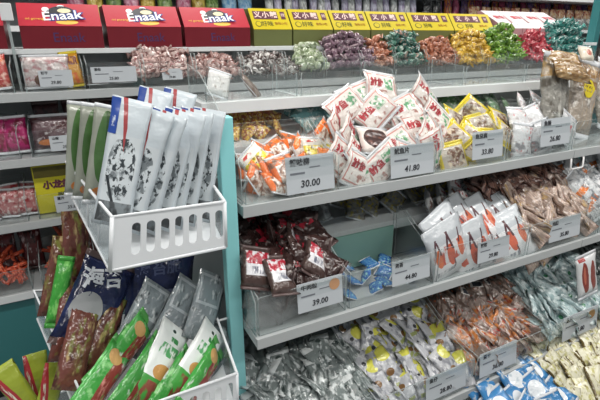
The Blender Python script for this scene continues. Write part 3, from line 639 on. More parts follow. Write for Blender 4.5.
basket('lowest white basket on the gondola end holding yellow green bags', dict(
    FTL=(-.16, 1.0, .27), FTR=(.31, 1.0, .27), FBL=(-.16, 1.0, .13), FBR=(.305, 1.0, .13), BTL=(-.25, 1.42, .44), BTR=(.345, 1.42, .44), BBL=(-.25, 1.42, .32), BBR=(.34, 1.42, .32)), 9)

# upper basket: white fish packets
m20 = foil('fish_packet_film', S('ccd6dc'), [(S('4e5254'), [('r', .06, .94, .03, .2)]), (S('8e969a'), [('r', .06, .94, .03, .2), ('n', 4, 8, .55)]), (S('d3dbdf'), [('r', .1, .9, .2, .72)]), (S('7a8286'), [('r', .14, .86, .22, .7), ('n', 5, 12, .53, .05), ('e', .5, .46, .38, .26)]), (S('3d4448'), [('r', .14, .86, .22, .7), ('n', 10, 24, .55, .03), ('e', .5, .46, .36, .25)]), (S('33383c'), [('d', 1, 1.2, .62, .7), ('r', .1, .5, .2, .4)]), (S('a84a4c'), [('d', 1, .55, .82, .93), ('r', 0, .5, .6, 1)])], rough=.3, bump=.25, var=.06)
bluecorner = foil('blue_corner', S('2f4fa0'), [(S('cfd8ea'), [('r', .3, .7, .2, .5), ('n', 9, 9, .5)])], bump=.1, var=.04)
def fish_extra(o, f): patch('blue_corner_label', bluecorner, o, f, .0, .22, .72, .99)
kf = kinds('fish_packet', 'tall white fish snack packet with ink drawing standing in the upper basket', 'snack packet', 'white fish packets', m20, .092, .312, .016, 3, None, fish_extra, nx=10, ny=18, seal=.045, wr=.002)
fp = [((0.051, 1.120, 1.111), 8, 15, -20), ((0.080, 1.130, 1.090), 10, 18, -34), ((0.116, 1.140, 1.082), 9, 18, -40), ((0.153, 1.150, 1.076), 12, 16, -35), ((0.188, 1.160, 1.071), 8, 14, -40), ((0.224, 1.170, 1.066), 10, 11, -36), ((0.273, 1.190, 1.059), 9, 9, -36), ((0.121, 1.270, 1.118), 12, 16, -25), ((0.193, 1.280, 1.109), 12, 15, -25)]
fl = ['first from the left, facing the viewer', 'second from the left', 'third from the left', 'fourth from the left', 'fifth from the left', 'sixth from the left', 'rightmost beside the teal post', 'half hidden behind the third', 'half hidden behind the sixth']
for (p, ln, ro, ya), q in zip(fp, fl):
    o = kf[rnd.randrange(3)].new(); place(o, p, ln, ro, ya); o['label'] = f'tall white fish snack packet in the upper basket, {q}'
m21 = foil('green_leaf_film', S('8f9488'), [(S('46683a'), [('e', .5, .58, .36, .36)]), (S('2f4a26'), [('d', 1, .12, .55, .78), ('e', .5, .58, .36, .36)]), (S('c0763a'), [('e', .5, .12, .3, .06)])], rough=.2, bump=.3)
kgf = kinds('leaf_packet', 'slim packet with a long green leaf standing at the left of the upper basket', 'snack packet', 'green leaf packets', m21, .07, .255, .02, 2, sealw, nx=8, ny=14, seal=.04)
for (p, ro, q) in (((-0.011, 1.320, 1.135), 12, 'leftmost of three'), ((0.007, 1.270, 1.137), 15, 'middle of three'), ((0.028, 1.210, 1.142), 17, 'rightmost of three, touching the white packets')):
    o = kgf[0].new(); place(o, p, 4, ro, 15); o['label'] = f'slim green leaf packet in the upper basket, {q}'

# lower basket
navy = foil('navy_film', S('26305a'), [(S('1a2142'), [('n', 4, 4, .55)]), (S('5a6178'), [('r', .15, .8, .2, .5), ('n', 4, 4, .55)])], rough=.2, bump=.6)
wink = foil('white_print', S('dfe3ea'), bump=0, var=.02)
o = pouch('snack_bag', navy, .17, .27, .04, 4, 10, 14, .004, sealmat=seald); f = pouch_shape(.17, .27, .04, 4, .004, .07, 0, 0)
on_pouch('white_characters', '海苔', .062, wink, o, f, .42, .74, .17, .27, .3, .002)
patch('pale_oval', foil('pale_oval_print', S('a3a6a8'), bump=.2), o, f, .05, .62, .2, .58, oval=True)
place_mid(tag(o, 'navy snack bag with white characters and a pale oval, left in the lower basket', 'snack bag'), (-0.013, 1.270, 0.827), .27, 25, 40, 10)
o = pouch('snack_bag', navy, .22, .26, .04, 6, 10, 14, .004, sealmat=seald); f = pouch_shape(.22, .26, .04, 6, .004, .07, 0, 0)
on_pouch('grey_characters', '海苔脆', .05, foil('faint_print', S('5a648c'), bump=0), o, f, .45, .75, .22, .26, .1, .001)
place_mid(tag(o, 'dark navy bag with faint characters at the back of the lower basket', 'snack bag'), (0.177, 1.340, 0.785), .26, 16, 12, 0)
rb = foil('maroon_green_film', S('6c4038'), [(S('7a8040'), [('n', 4, 4, .58)]), (S('b7a070'), [('n', 5, 5, .62)]), (S('4a2824'), [('n', 3, 5, .6)])], rough=.18, bump=.8)
krb = kinds('snack_bag', 'maroon and olive crinkled bag at the left side of the lower basket', 'snack bag', 'maroon and olive bags', rb, .085, .23, .03, 2, None, wr=.006)
place_mid(krb[0].new(), (-0.041, 1.370, 0.956), .23, 12, 14, 20); place_mid(krb[1].new(), (-0.095, 1.360, 0.888), .23, 14, 26, 20); place_mid(krb[0].new(), (-0.084, 1.250, 0.808), .23, 25, 30, 20); place_mid(krb[1].new(), (-0.073, 1.180, 0.762), .23, 35, 34, 10); place_mid(krb[0].new(), (-0.007, 1.220, 0.745), .23, 35, 40, 10)
o = pouch('snack_packet', foil('bright_green_film', S('3f9a3a'), [(S('7fc86a'), [('n', 4, 8, .58)])]), .045, .2, .02, 3, 6, 12, sealmat=foil('green_crimp', S('4aa544')))
place_mid(tag(o, 'slim bright green packet leaning at the left of the lower basket', 'snack packet'), (-0.097, 1.280, 0.879), .2, 20, 20, 0)
m22 = foil('green_jerky_film', S('439a44'), [(S('8fcf86'), [('n', 3, 9, .6)]), (S('8a3e3a'), [('r', .45, 1, .1, .8), ('n', 5, 5, .4)]), (S('c9807a'), [('r', .45, 1, .1, .8), ('n', 8, 9, .6)]), (S('d8dcd8'), [('n', 5, 6, .66)]), (S('caa068'), [('e', .4, .8, .26, .08)])], rough=.2, bump=.6)
kj = kinds('jerky_packet', 'green packet of red jerky lying in the lower basket', 'snack packet', 'green jerky packets', m22, .095, .26, .025, 3, foil('green_crimp_b', S('57a552')), wr=.004)
jl = ['leftmost against the basket side', 'second from the left', 'middle of the heap', 'in front at the bottom edge', 'rightmost, near the basket front', 'deep under the white tags']
for (p, ln, ro, ya), q in zip((((-0.040, 1.070, 0.702), 45, 34, 0), ((0.031, 1.150, 0.722), 42, 40, 0), ((0.058, 1.080, 0.677), 45, 40, 0), ((0.127, 1.050, 0.632), 45, 44, 0), ((0.221, 1.070, 0.619), 45, 46, 0), ((-0.012, 1.120, 0.694), 45, 38, 0)), jl):
    o = kj[rnd.randrange(3)].new(); place_mid(o, p, .26, ln, ro + 32, ya); o['label'] = f'green packet of red jerky in the lower basket, {q}'
m23 = foil('white_tag_film', S('e3e8e6'), [(S('e3e8e6'), [('r', 0, 1, .45, 1)]), (S('5aa56a'), [('r', .2, .8, .6, .74), ('n', 10, 10, .5)]), (S('3a8a4a'), [('r', .4, .7, .78, .84), ('n', 8, 8, .48)]), (S('2a3a34'), [('e', .5, .92, .06, .022)]), (S('c8935a'), [('e', .6, .42, .32, .09)]), (S('4a9a48'), [('r', 0, 1, .0, .34)]), (S('8a4a42'), [('r', .2, .9, .05, .3), ('n', 6, 6, .5)])], rough=.25, bump=.3)
kwt = kinds('jerky_packet', 'white headed green packet in the lower basket', 'snack packet', 'white headed packets', m23, .12, .25, .02, 2, None, wr=.003, nx=9, ny=14, curl=.1)
for p, ro, ya, q in (((0.123, 1.120, 0.669), 30, 0, 'left one'), ((0.222, 1.110, 0.646), 38, -5, 'right one')):
    o = kwt[0].new(); place_mid(o, p, .26, 42, ro + 22, ya); o['label'] = f'packet with white header and green print in the lower basket, {q}'
m24 = foil('clear_header_film', S('7d868a'), [(S('a8b0b4'), [('r', .08, .92, .5, .96)]), (S('808a8e'), [('r', .14, .86, .54, .92)]), (S('c4cacc'), [('n', 6, 6, .62)]), (S('454c50'), [('n', 5, 6, .64)])], rough=.14, bump=.7)
kch = kinds('snack_packet', 'clear headed grey packet in the lower basket', 'snack packet', 'clear headed packets', m24, .11, .22, .02, 2, None, wr=.004)
for p, ro, q in (((0.105, 1.240, 0.755), 36, 'left of the white headers'), ((0.210, 1.250, 0.738), 36, 'behind the white headers'), ((0.298, 1.250, 0.733), 24, 'nearest the teal post'), ((0.287, 1.180, 0.578), 30, 'below the right white header')):
    o = kch[rnd.randrange(2)].new(); place_mid(o, p, .22, 35, ro + 12, 0); o['label'] = f'clear headed grey packet in the lower basket, {q}'
m25 = foil('lime_bag_film', S('9aa83a'), [(S('a8343a'), [('d', 1, .8, .62, .95)]), (S('6a8a30'), [('d', 1, .8, .4, .5)]), (S('e0dcc8'), [('d', 1, .8, .72, .82), ('n', 10, 10, .5)])], rough=.25, bump=.4)
klm = kinds('snack_bag', 'lime green bag with a red slanted band in the lowest basket', 'snack bag', 'lime green bags', m25, .062, .26, .02, 2, None, wr=.006, curl=.1)
for p, ro, q in (((-0.227, 1.220, 0.599), -16, 'leftmost'), ((-0.205, 1.270, 0.568), 8, 'middle'), ((-0.184, 1.180, 0.587), 26, 'rightmost')):
    o = klm[rnd.randrange(2)].new(); place_mid(o, p, .26, 12, ro, 10); o['label'] = f'lime green bag with red slanted band in the lowest basket, {q}'

# ================================================================== the far gondola
F = thing('display_gondola', 'far grey shelf unit with teal base panel running behind the near unit', 'shelf unit', (1.5, 2.25, 0))
def fp_(name, x0, x1, y0, y1, z0, z1, mat, bev=.002, parent=None):
    return box(name, x0 - 1.5, x1 - 1.5, y0 - 2.25, y1 - 2.25, z0, z1, mat, parent or F, bev)
for zt, xe in ((1.345, 3.5), (1.097, 3.5), (.837, 3.5), (.53, 3.5)):
    s = fp_('shelf', -1.2, xe, 2.007, 2.44, zt - .022, zt, M['grey'], 0)
    fp_('front_rail', -1.2, xe, 2.0, 2.007, zt - .03, zt + .002, M['white'] if zt < .6 else M['grey'], .001, s)
fp_('header_ledge', -1.2, 3.5, 2.12, 2.44, 1.48, 1.5, M['white']); fp_('back_panel', -1.2, 3.5, 2.44, 2.455, .05, 1.5, M['panel'])
fp_('base_panel', -1.2, 3.5, 2.03, 2.05, .075, .505, M['dteal']); fp_('kick_board', -1.2, 3.5, 2.07, 2.08, 0, .075, M['black'])
fp_('end_post', 3.5, 3.56, 2.15, 2.21, 0, 1.95, M['dteal'], .004)
up = fp_('upright', -.152, -.142, 2.10, 2.112, 1.345, 1.62, M['edge']); fp_('white_clip', -.165, -.125, 2.085, 2.099, 1.60, 1.66, M['white'], .003, up)
UX = [-.62, -.39, -.16]; bins1 = [(-.62, -.392), (-.388, -.16)]
x = -.13
while x < 3.3: bins1.append((x, x + .212)); x += .2175
what = {0: 'further red packets', 1: 'red packets', 2: 'a pink clear packet', 3: 'nothing but a price tag', 4: 'pink sweets', 5: 'brownish pink sweets', 6: 'dark and white sweets'}
for i, (a, b) in enumerate(bins1):
    acrylic_bin(a, b, 2.02, 2.2 if i < 4 else 2.11, 1.345, .10, .13, f'clear bin on the top far shelf, holding {what.get(i, "bright wrapped sweets")}', 'bins on the top far shelf')
for zt, nm, ct in ((1.097, 'second', ('magenta packets', 'a maroon clear packet', 'nothing')), (.837, 'third', ('small red packets', 'a yellow carton', 'nothing')), (.53, 'lowest', ('orange red sticks at the left edge', 'orange red sticks', 'nothing'))):
    sh = {1.097: .025, .837: .045, .53: .085}[zt]
    for (a, b), c in zip(((-.388, -.16), (-.13, .082), (.0875, .30)), ct):
        acrylic_bin(a - sh, b - sh, 2.02, 2.22, zt, .10, .15, f'clear bin on the {nm} far shelf, holding {c}', f'bins on the {nm} far shelf')
price_tag(-.02, 2.014, 1.365, .115, .06, '饼干', '29.80', 'small pale price tag below the pink clear packet on the far top shelf', 6)
price_tag(.19, 2.014, 1.372, .17, .06, '面包', '25.80', 'small pale price tag on the nearly empty far bin under the red cartons', 6)
price_tag(.42, 2.014, 1.372, .085, .045, '糖果', '29.80', 'small grey price tag below the pink sweets on the far top shelf', 6)
price_tag(-.02, 2.014, 1.115, .125, .06, '山楂', '29.80', 'small pale price tag on the maroon packet bin of the second far shelf', 6)
price_tag(-.04, 2.014, .858, .13, .07, '薯片', '35.80', 'small pale price tag below the yellow carton on the third far shelf', 6)
price_tag(-.075, 2.014, .548, .14, .06, '辣条', '19.80', 'small pale price tag below the orange red sticks', 6)

# display cartons on the far header ledge
def carton(name, label, group, x0, x1, yf, z0, hf, dy, hb, mat, lidmat, depth=.24):
    cx = (x0 + x1) / 2; a = (x1 - x0) / 2
    o = thing(name, label, 'carton', (cx, yf, z0), group)
    bm = bmesh.new(); pr = [(0, 0), (depth, 0), (depth, hb - .002), (dy, hb - .002), (0, hf - .002)]
    A = [bm.verts.new((-a, y, z)) for y, z in pr]; B = [bm.verts.new((a, y, z)) for y, z in pr]
    bm.faces.new(A); bm.faces.new(B[::-1])
    for i in range(5): bm.faces.new((A[i], A[(i + 1) % 5], B[(i + 1) % 5], B[i]))
    link('carton_body', bm_mesh(bm, 'b'), mat, o)
    ln = math.atan2(dy, hb - hf); L = math.hypot(dy, hb - hf)
    lid = box('printed_lid', -a, a, -.001, .001, 0, L, lidmat, o); lid.rotation_euler = (-ln, 0, 0); lid.location = (0, -.0015, hf)
    def on(u, v, off=.0025):
        n = Vector((0, -math.cos(ln), math.sin(ln)))
        return Vector((u * a, 0, hf)) + Vector((0, math.sin(ln), math.cos(ln))) * L * v + n * off
    return o, on, -ln, a, L
redm = rough_mat('shaded_red_card', S('741a26'), .3, .05, 20); redl = rough_mat('red_lid', S('b8303f'), .28, .05, 20)  # body is the lid's red with the front's shade put into the colour
whp = principled('white_letter', S('f2f2f4'), .4); blp = principled('blue_letter_edge', S('2b3f8f'), .4); blk = principled('navy_arc', S('23242e'), .4); yel = principled('yellow_letter', S('e8b84a'), .4)
def disc(name, rx, rz, mat, parent, loc, rx_rot, a0=0, a1=360, depth=.0006):
    bm = bmesh.new(); n = 28; R0 = []
    for k in range(n + 1):
        t = R(a0 + (a1 - a0) * k / n); R0.append((rx * math.cos(t), rz * math.sin(t)))
    vs = [bm.verts.new((x, 0, z)) for x, z in (R0[:-1] if a1 - a0 == 360 else R0)]
    f = bm.faces.new(vs); r = bmesh.ops.extrude_face_region(bm, geom=[f])
    for v in r['geom']:
        if isinstance(v, bmesh.types.BMVert): v.co.y += depth
    o = link(name, bm_mesh(bm, name), mat, parent); o.rotation_euler = (rx_rot, 0, 0); o.location = loc; return o
el = ['cut by the left edge of the photo', 'above the pink clear packet', 'above the nearly empty bin', 'nearest the yellow cartons']
for (x0, x1), q in zip(((-.42, -.165), (-.115, .178), (.196, .50), (.515, .822)), el):
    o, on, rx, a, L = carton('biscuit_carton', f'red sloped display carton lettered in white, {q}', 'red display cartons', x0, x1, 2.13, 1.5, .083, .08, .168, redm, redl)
    disc('dark_arc', .062, .058, blk, o, on(.05, .38), rx, 0, 180); disc('gold_patch', .04, .012, yel, o, on(.15, .16, .0028), rx)
    put_text('letter_outline', 'Enaak', .062, blp, o, *on(.05, .42, .0038), bold=.0045, rotx=rx, roll=R(-4))
    put_text('letters', 'Enaak', .062, whp, o, *on(.05, .42, .0052), bold=.0008, rotx=rx, roll=R(-4))
    disc('white_spot', .013, .012, whp, o, on(-.33, .72), rx); disc('white_spot', .014, .009, whp, o, on(.05, .85), rx); disc('cream_patch', .024, .012, rough_mat('cream_print', S('e2d6b0'), .5, .2, 60), o, on(.12, .66, .004), rx)
    put_text('small_words', 'mi goreng', .016, yel, o, *on(-.62, .3), rotx=rx)
    put_text('front_words', 'Enaak', .05, rough_mat('faint_blue', S('4a3060'), .4, .1, 20), o, .02, -.001, .04)
ym = rough_mat('shaded_yellow_card', S('6a7040'), .4, .08, 20); yl = rough_mat('yellow_lid', S('cfbb1c'), .35, .05, 20)  # olive body: yellow card with the front's shade painted into its colour
plum = principled('plum_print', S('5a2a3c'), .5); pinkp = principled('pink_letter', S('ecd0c8'), .5); olive = principled('olive_print', S('5a5a1c'), .5)
yx = [.845, 1.055, 1.29, 1.525, 1.81, 2.13, 2.47]; yw = ['leftmost, touching the red carton', 'second from the red cartons', 'third from the red cartons', 'third from the white cartons', 'second from the white cartons', 'touching the white cartons']
for i in range(6):
    x0, x1 = yx[i] + .004, yx[i + 1] - .004
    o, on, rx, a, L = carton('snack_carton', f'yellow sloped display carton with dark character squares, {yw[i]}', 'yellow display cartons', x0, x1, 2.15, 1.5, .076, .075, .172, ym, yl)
    k = (x1 - x0) / .22
    for j, ch in enumerate('义小囍'):
        u = -.62 + .42 * j
        s = box('character_square', -.023 * k, .023 * k, -.0008, .0003, -.023, .023, plum, o); s.rotation_euler = (rx, 0, 0); s.location = on(u, .66)
        put_text('character', ch, .038, pinkp, o, *on(u, .66, .0035), bold=.001, rotx=rx)
    s = box('character_square', -.013 * k, .013 * k, -.0008, .0003, -.022, .022, plum, o); s.rotation_euler = (rx, 0, 0); s.location = on(.72, .66)
    put_text('character', '辣', .022, pinkp, o, *on(.72, .66, .0035), rotx=rx)
    disc('ring_mark', .017 * k, .017, olive, o, on(-.68, .24), rx); disc('ring_centre', .013 * k, .013, yl, o, on(-.68, .24, .0035), rx)
    put_text('slogan', '好味', .032, olive, o, *on(-.22, .24, .003), rotx=rx); put_text('small_slogan', '香辣小吃', .017, rough_mat('orange_words', S('b8862a'), .5, .1, 30), o, *on(.5, .26, .003), rotx=rx)
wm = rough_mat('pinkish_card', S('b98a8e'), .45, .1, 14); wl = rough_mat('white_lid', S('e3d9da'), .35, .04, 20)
wx = [2.50, 2.66, 2.82, 2.98, 3.13]; ww = ['touching the yellow cartons', 'second from the yellow cartons', 'second from the right', 'rightmost, near the teal post']
for i in range(4):
    o, on, rx, a, L = carton('snack_carton', f'white and pink sloped display carton, {ww[i]}', 'white display cartons', wx[i] + .003, wx[i + 1] - .003, 2.1, 1.5, .09, .22, .20, wm, wl)
    put_text('red_words', '雪米', .045, principled('crimson_print', S('b8424e'), .5), o, *on(.05, .6, .003), bold=.001, rotx=rx)
    s = box('red_stripe', -.008, .008, -.0008, .0003, -.05, .05, principled('crimson_stripe', S('c0606a'), .5), o); s.rotation_euler = (rx, R(20), 0); s.location = on(.78, .5)

# sweets in the top far bins
def sweets(name, label, group, cols, xr, zr, n, r=.02, l=.042, yr=(2.045, 2.115)):
    ks_ = []
    for i, m in enumerate(cols):
        o = wrapped_sweet(name, m, r, l, i); tag(o, label, 'sweet', group); ks_.append(Kind(o))
    rows = 5; n = int(n * 1.45)
    for q in range(n):
        f = (q % rows) / (rows - 1); g = ((q // rows) + rnd.uniform(.1, .9)) / math.ceil(n / rows)
        x = xr[0] + g * (xr[1] - xr[0]); hump = math.sin(math.pi * g)
        o = rnd.choice(ks_).new(); o.location = (x, yr[0] + f * (yr[1] - yr[0]), zr[0] + f * (zr[1] - zr[0]) * (.72 + .28 * hump) + rnd.uniform(-.006, .006))
        o.rotation_euler = (rnd.uniform(0, 6), rnd.uniform(-.6, .6), rnd.uniform(-1.5, 1.5))
def fm(n, a, b, c=None):
    return foil(n, S(a), [(S(b), [('n', 5, 5, .52)])] + ([(S(c), [('n', 7, 7, .6)])] if c else []), rough=.2, bump=.5)
sweets('wrapped_sweet', 'pink and white wrapped sweet in the far top bin right of the red cartons', 'pink sweets', [fm('sw_pink', 'cbb4ae', '8c5654', 'e6deda'), fm('sw_pink_b', 'b39690', '6e4a46')], (.285, .52), (1.40, 1.49), 32)
sweets('wrapped_sweet', 'brownish pink wrapped sweet in the far top bin', 'brownish pink sweets', [fm('sw_brown', 'b4938c', '7a4640', 'd9cdc8')], (.52, .74), (1.39, 1.455), 26)
sweets('wrapped_sweet', 'dark sweet with white twist in the far top bin below the yellow cartons', 'dark and white sweets', [fm('sw_dark', '4c3c38', 'd4d0cc'), fm('sw_dark_b', '5a4440', '2c2422', 'c9c4c0')], (.75, 1.03), (1.39, 1.46), 26)
sweets('wrapped_sweet', 'pale green and white wrapped sweet in the far top bin', 'pale green sweets', [fm('sw_palegreen', 'a9b498', '7a8a64', 'e2e2d8')], (1.04, 1.20), (1.41, 1.50), 16)
sweets('wrapped_sweet', 'dusky purple wrapped sweet in the far top bin', 'purple sweets', [fm('sw_purple', '7c6270', '5a4450', 'b8a4a8')], (1.21, 1.47), (1.41, 1.555), 30)
sweets('wrapped_sweet', 'orange brown wrapped sweet left of the dark teal sweets', 'orange brown sweets', [fm('sw_rust', 'a86a50', '7a4a3a', 'd8a890')], (1.47, 1.60), (1.41, 1.53), 14)
sweets('wrapped_sweet', 'dark teal wrapped sweet in the far top bin', 'dark teal sweets', [fm('sw_dkteal', '38665c', '284c46', 'c09888'), fm('sw_dkteal_b', '50806f', '345c4e', 'c4ccc4')], (1.60, 1.82), (1.41, 1.56), 26)
sweets('wrapped_sweet', 'copper brown wrapped sweet left of the yellow sweets', 'copper sweets', [fm('sw_copper', 'a8684c', '7c4430', 'd0987c')], (1.84, 2.08), (1.41, 1.53), 26)
sweets('jelly_sweet', 'golden yellow wrapped sweet in the far top bin', 'yellow sweets', [fm('sw_yellow', 'd0a838', '9a7428', 'ecd890')], (2.08, 2.36), (1.41, 1.56), 30, .023, .05)
sweets('jelly_sweet', 'bright green wrapped sweet in the far top bin', 'green sweets', [fm('sw_green', '5f8a2a', '3c5c1c', 'a8c458')], (2.36, 2.62), (1.42, 1.60), 30, .025, .055)
sweets('jelly_sweet', 'bright red wrapped sweet in the far top bin', 'red sweets', [fm('sw_red', 'b83a48', '8a2434', 'e8a0a0')], (2.63, 2.90), (1.42, 1.57), 28, .025, .055)
sweets('jelly_sweet', 'turquoise and white wrapped sweet at the right end of the far top shelf', 'turquoise sweets', [fm('sw_turq', '3a857c', '265c58', 'd0deda')], (2.88, 3.28), (1.42, 1.63), 36, .027, .06)
o = pouch('snack_packet', foil('red_white_packet', S('d8d0cc'), [(S('b84a4a'), [('r', .1, .9, .5, .9)])]), .06, .12, .015, 3, sealmat=sealw)
place(tag(o, 'small white and red packet standing between pale green and purple sweets', 'snack packet'), (1.225, 2.13, 1.45), 20, 10, 0)

# far left shelves
krd = kinds('snack_packet', 'red and orange packet at the left end of the far top shelf', 'snack packet', 'red far packets', foil('far_red_film', S('b83a34'), [(S('e8b8a8'), [('n', 4, 5, .58)]), (S('e07a4a'), [('n', 6, 6, .62)])]), .1, .14, .03, 2, sealw)
for x in (-.34, -.28, -.22): place(krd[0].new(), (x, 2.09, 1.352), 12, rnd.uniform(-8, 8), rnd.uniform(-15, 15))
o = pouch('snack_packet', foil('pink_clear_film', S('cfc2c0'), [(S('b88a8c'), [('n', 6, 6, .55)]), (S('efe8e6'), [('n', 7, 7, .6)]), (S('6a4632'), [('e', .42, .24, .2, .17)])], rough=.12, bump=.9), .17, .13, .04, 2, 10, 12, .005, sealmat=sealw)
place(tag(o, 'pink clear snack packet with a brown round, on the far top shelf', 'snack packet'), (-.05, 2.07, 1.352), 12, 0, 0)
o = pouch('snack_packet', foil('orange_yellow_film', S('e0a02c'), [(S('7a2a20'), [('r', .1, .9, .62, .85), ('n', 8, 6, .45)]), (S('e8702a'), [('r', 0, 1, .1, .4), ('n', 4, 4, .5)])]), .07, .14, .02, 4, sealmat=sealy)
place(tag(o, 'orange and yellow packet beside the pink clear packet on the far top shelf', 'snack packet'), (.048, 2.09, 1.352), 10, -6, 0)
kdk = kinds('snack_packet', 'flat dark packet lying in the nearly empty far bin', 'snack packet', 'flat dark packets', foil('flat_dark_film', S('4e4846'), [(S('8a7c78'), [('n', 5, 4, .6)])], bump=.8), .09, .12, .02, 1, sealw)
place(kdk[0].new(), (.13, 2.07, 1.36), 75, 0, 10); place(kdk[0].new(), (.23, 2.07, 1.362), 75, 0, -10)
kmg = kinds('snack_packet', 'magenta packet at the left edge of the second far shelf', 'snack packet', 'magenta packets', foil('magenta_film', S('b02a6a'), [(S('7a1f3a'), [('n', 4, 4, .54)]), (S('d878a4'), [('n', 6, 6, .62)])]), .1, .15, .03, 2, sealw)
for x in (-.34, -.27, -.2): place(kmg[0].new(), (x, 2.09, 1.104), 12, rnd.uniform(-8, 8), rnd.uniform(-15, 15))
o = pouch('snack_packet', foil('maroon_clear_film', S('6a565a'), [(S('4a2a2c'), [('n', 3, 5, .52)]), (S('b8b0b0'), [('n', 6, 7, .63)]), (S('c8763a'), [('e', .3, .25, .2, .08)]), (S('e0c8c8'), [('r', .5, .95, .2, .3)])], rough=.12, bump=.9), .18, .15, .04, 6, 10, 12, .005, sealmat=sealw)
place(tag(o, 'maroon and clear packet with an orange spot on the second far shelf', 'snack packet'), (-.055, 2.07, 1.104), 12, 0, 0)
dkr = kinds('snack_packet', 'dark maroon packet at the back of the second far shelf', 'snack packet', 'dark maroon far packets', foil('far_maroon_film', S('4e2a2c'), [(S('2e1a1c'), [('n', 3, 5, .52)])]), .1, .19, .03, 1, seald)
for x in (-.08, .03, .14, .24): place(dkr[0].new(), (x, 2.16, 1.104), 4, 0, 0)
ksr = kinds('snack_packet', 'small red and white packet at the left of the third far shelf', 'snack packet', 'small red far packets', foil('small_red_film', S('a86a6a'), [(S('d8c8c4'), [('n', 5, 5, .55)]), (S('8a2a30'), [('n', 4, 6, .58)])]), .09, .12, .03, 2, sealw)
for x in (-.35, -.28, -.21): place(ksr[0].new(), (x, 2.08, .845), 12, rnd.uniform(-8, 8), rnd.uniform(-15, 15))
for x in (-.36, -.27, -.2): place(ksr[1].new(), (x, 2.16, .845), 5, rnd.uniform(-8, 8), 0)
yb = rough_mat('yellow_pack_card', S('c9c02c'), .35, .06, 20)
o = thing('snack_carton', 'small yellow carton with a dark printed patch on the third far shelf', 'carton', (-.08, 2.07, .843))
box('carton_body', -.09, .09, 0, .08, 0, .21, yb, o, .003); box('dark_lid_band', -.085, .075, -.001, .0, .155, .2, rough_mat('brown_print', S('6a6224'), .5, .2, 40), o)
put_text('dark_characters', '小龙虾', .036, plum, o, -.005, -.0015, .12, bold=.002); put_text('small_characters', '香辣味', .02, olive, o, .02, -.0015, .075, bold=.001)
o = pouch('snack_packet', foil('lime_strip_film', S('6fae3a'), [(S('c8e08a'), [('n', 4, 5, .6)])]), .14, .05, .02, 2, sealmat=sealw)
place(tag(o, 'slim lime packet lying at the front of the third far shelf', 'snack packet'), (.18, 2.05, .85), 30, 4, 0)
ost = foil('orange_stick_film', S('c8553a'), [(S('8a2f24'), [('n', 3, 8, .56)]), (S('ec9a78'), [('n', 4, 6, .62)])], rough=.25)
ksk = kinds('snack_stick', 'thin orange red snack stick heaped in the bins of the lowest far shelf', 'snack stick', 'orange red sticks', ost, .018, .10, .014, 2, None, nx=4, ny=6, wr=.002)
for xr in ((-.46, -.26), (-.20, -.02)):
    for q in range(46):
        f = rnd.random(); g = rnd.random()
        place_mid(ksk[q % 2].new(), (xr[0] + .02 + g * (xr[1] - xr[0] - .04), 2.05 + f * .14, .56 + f * .13 * math.sin(math.pi * g) + .02), .10, rnd.uniform(50, 85), rnd.uniform(-80, 80), rnd.uniform(-60, 60))
kdr = kinds('snack_packet', 'dark red packet standing at the back of the lowest far shelf', 'snack packet', 'dark red far packets', foil('dark_red_film', S('6a2a2c'), [(S('d8c8c8'), [('n', 6, 6, .62)]), (S('2a1a1c'), [('n', 4, 4, .58)])]), .09, .2, .03, 1, seald)
for x in (-.34, -.24, -.09, .0, .09, .2): place(kdr[0].new(), (x, 2.2, .54), 3, 0, 0)

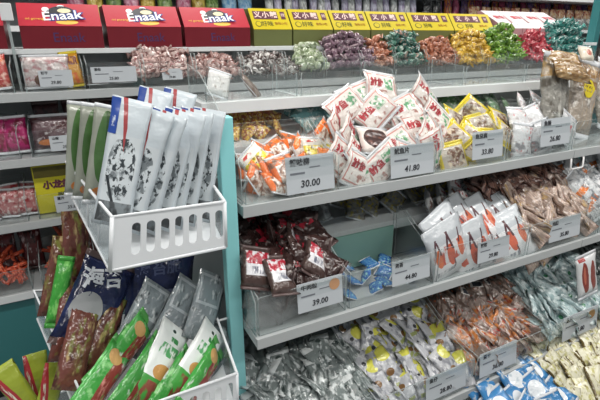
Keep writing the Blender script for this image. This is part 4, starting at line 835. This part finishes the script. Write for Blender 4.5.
# ================================================================== shelf unit beyond
B = thing('display_gondola', 'background grey shelf unit with colourful packets beyond the far shelves', 'shelf unit', (2.5, 3.6, 0))
def bp_(name, x0, x1, y0, y1, z0, z1, mat): return box(name, x0 - 2.5, x1 - 2.5, y0 - 3.6, y1 - 3.6, z0, z1, mat, B, 0)
for zt in (1.60, 1.25, .9, 1.9): bp_('shelf', -1.5, 6.5, 3.2, 3.72, zt - .03, zt, M['white'])
bp_('back_panel', -1.5, 6.5, 3.72, 3.74, 0, 2.3, M['dark']); bp_('base_panel', -1.5, 6.5, 3.25, 3.27, 0, .85, M['dteal'])
def brow(label, group, mats, x0, x1, n, z, h, y, ww=None):
    w = ww or (x1 - x0) / n * .94
    ks_ = []
    for i, m in enumerate(mats):
        o = pouch('snack_packet', m, w, h, .05, i + 2, 6, 8); tag(o, label, 'snack packet', group); ks_.append(Kind(o))
    for i in range(n): place(ks_[i % len(ks_)].new(), (x0 + (i + .5) * (x1 - x0) / n, y, z), 5, rnd.uniform(-4, 4), rnd.uniform(-8, 8))
for i in range(16): acrylic_bin(1.0 + i * .36, 1.35 + i * .36, 3.215, 3.5, 1.6, .09, .11, 'clear bin on the background shelf unit', 'background bins')
crm = fm('bg_cream', 'd8b48c', 'a85a48', 'efe2d0'); prp = fm('bg_purple', '5a4878', '8a6aa0', 'd08a4a'); org = fm('bg_orange', 'd87a3a', '7a3a6a', 'e8c878')
brow('cream and brown packet standing in the background bins at the top right', 'cream background packets', [crm], 3.5, 5.9, 17, 1.605, .2, 3.36)
brow('grey clear packet low in the background bins', 'grey background packets', [fm('bg_grey', '8d8d88', '5a5a58', 'c8c8c4')], 3.5, 5.9, 15, 1.605, .11, 3.25)
brow('purple or orange packet behind the cream ones, at the top right corner', 'purple and orange background packets', [prp, org, fm('bg_pinky', 'c05a7a', '8a3a5a')], 3.2, 5.9, 26, 1.605, .27, 3.5)
brow('white and grey slim packet standing on the background unit above the yellow cartons', 'white background packets', [fm('bg_white', 'dfe0de', 'a8aaa8'), fm('bg_lilac', 'd0cce0', 'a89ab8')], 1.45, 2.9, 20, 1.605, .235, 3.4)
brow('pale blue packet standing on the background unit above the red carton edge', 'pale blue background packets', [fm('bg_blue', 'a8cfe8', '6fa8d8')], 1.1, 1.35, 2, 1.605, .22, 3.4)
brow('pink or yellow packet standing on the background unit above the red cartons', 'pink and yellow background packets', [fm('bg_pink', 'd89ab0', 'b85a7a'), fm('bg_yellow', 'd8c060', 'a88a30'), fm('bg_grn', '8aa860', '5a7a3a')], .1, 1.1, 9, 1.605, .22, 3.4)
brow('black packet standing on the background unit', 'black background packets', [fm('bg_black', '1e1e20', '333336')], 2.95, 3.2, 2, 1.605, .25, 3.4)
brow('dark packet on the second shelf of the background unit', 'dark background packets', [fm('bg_dark', '6a605a', '4a4440', '9a948c')], 3.5, 5.9, 16, 1.255, .16, 3.36)
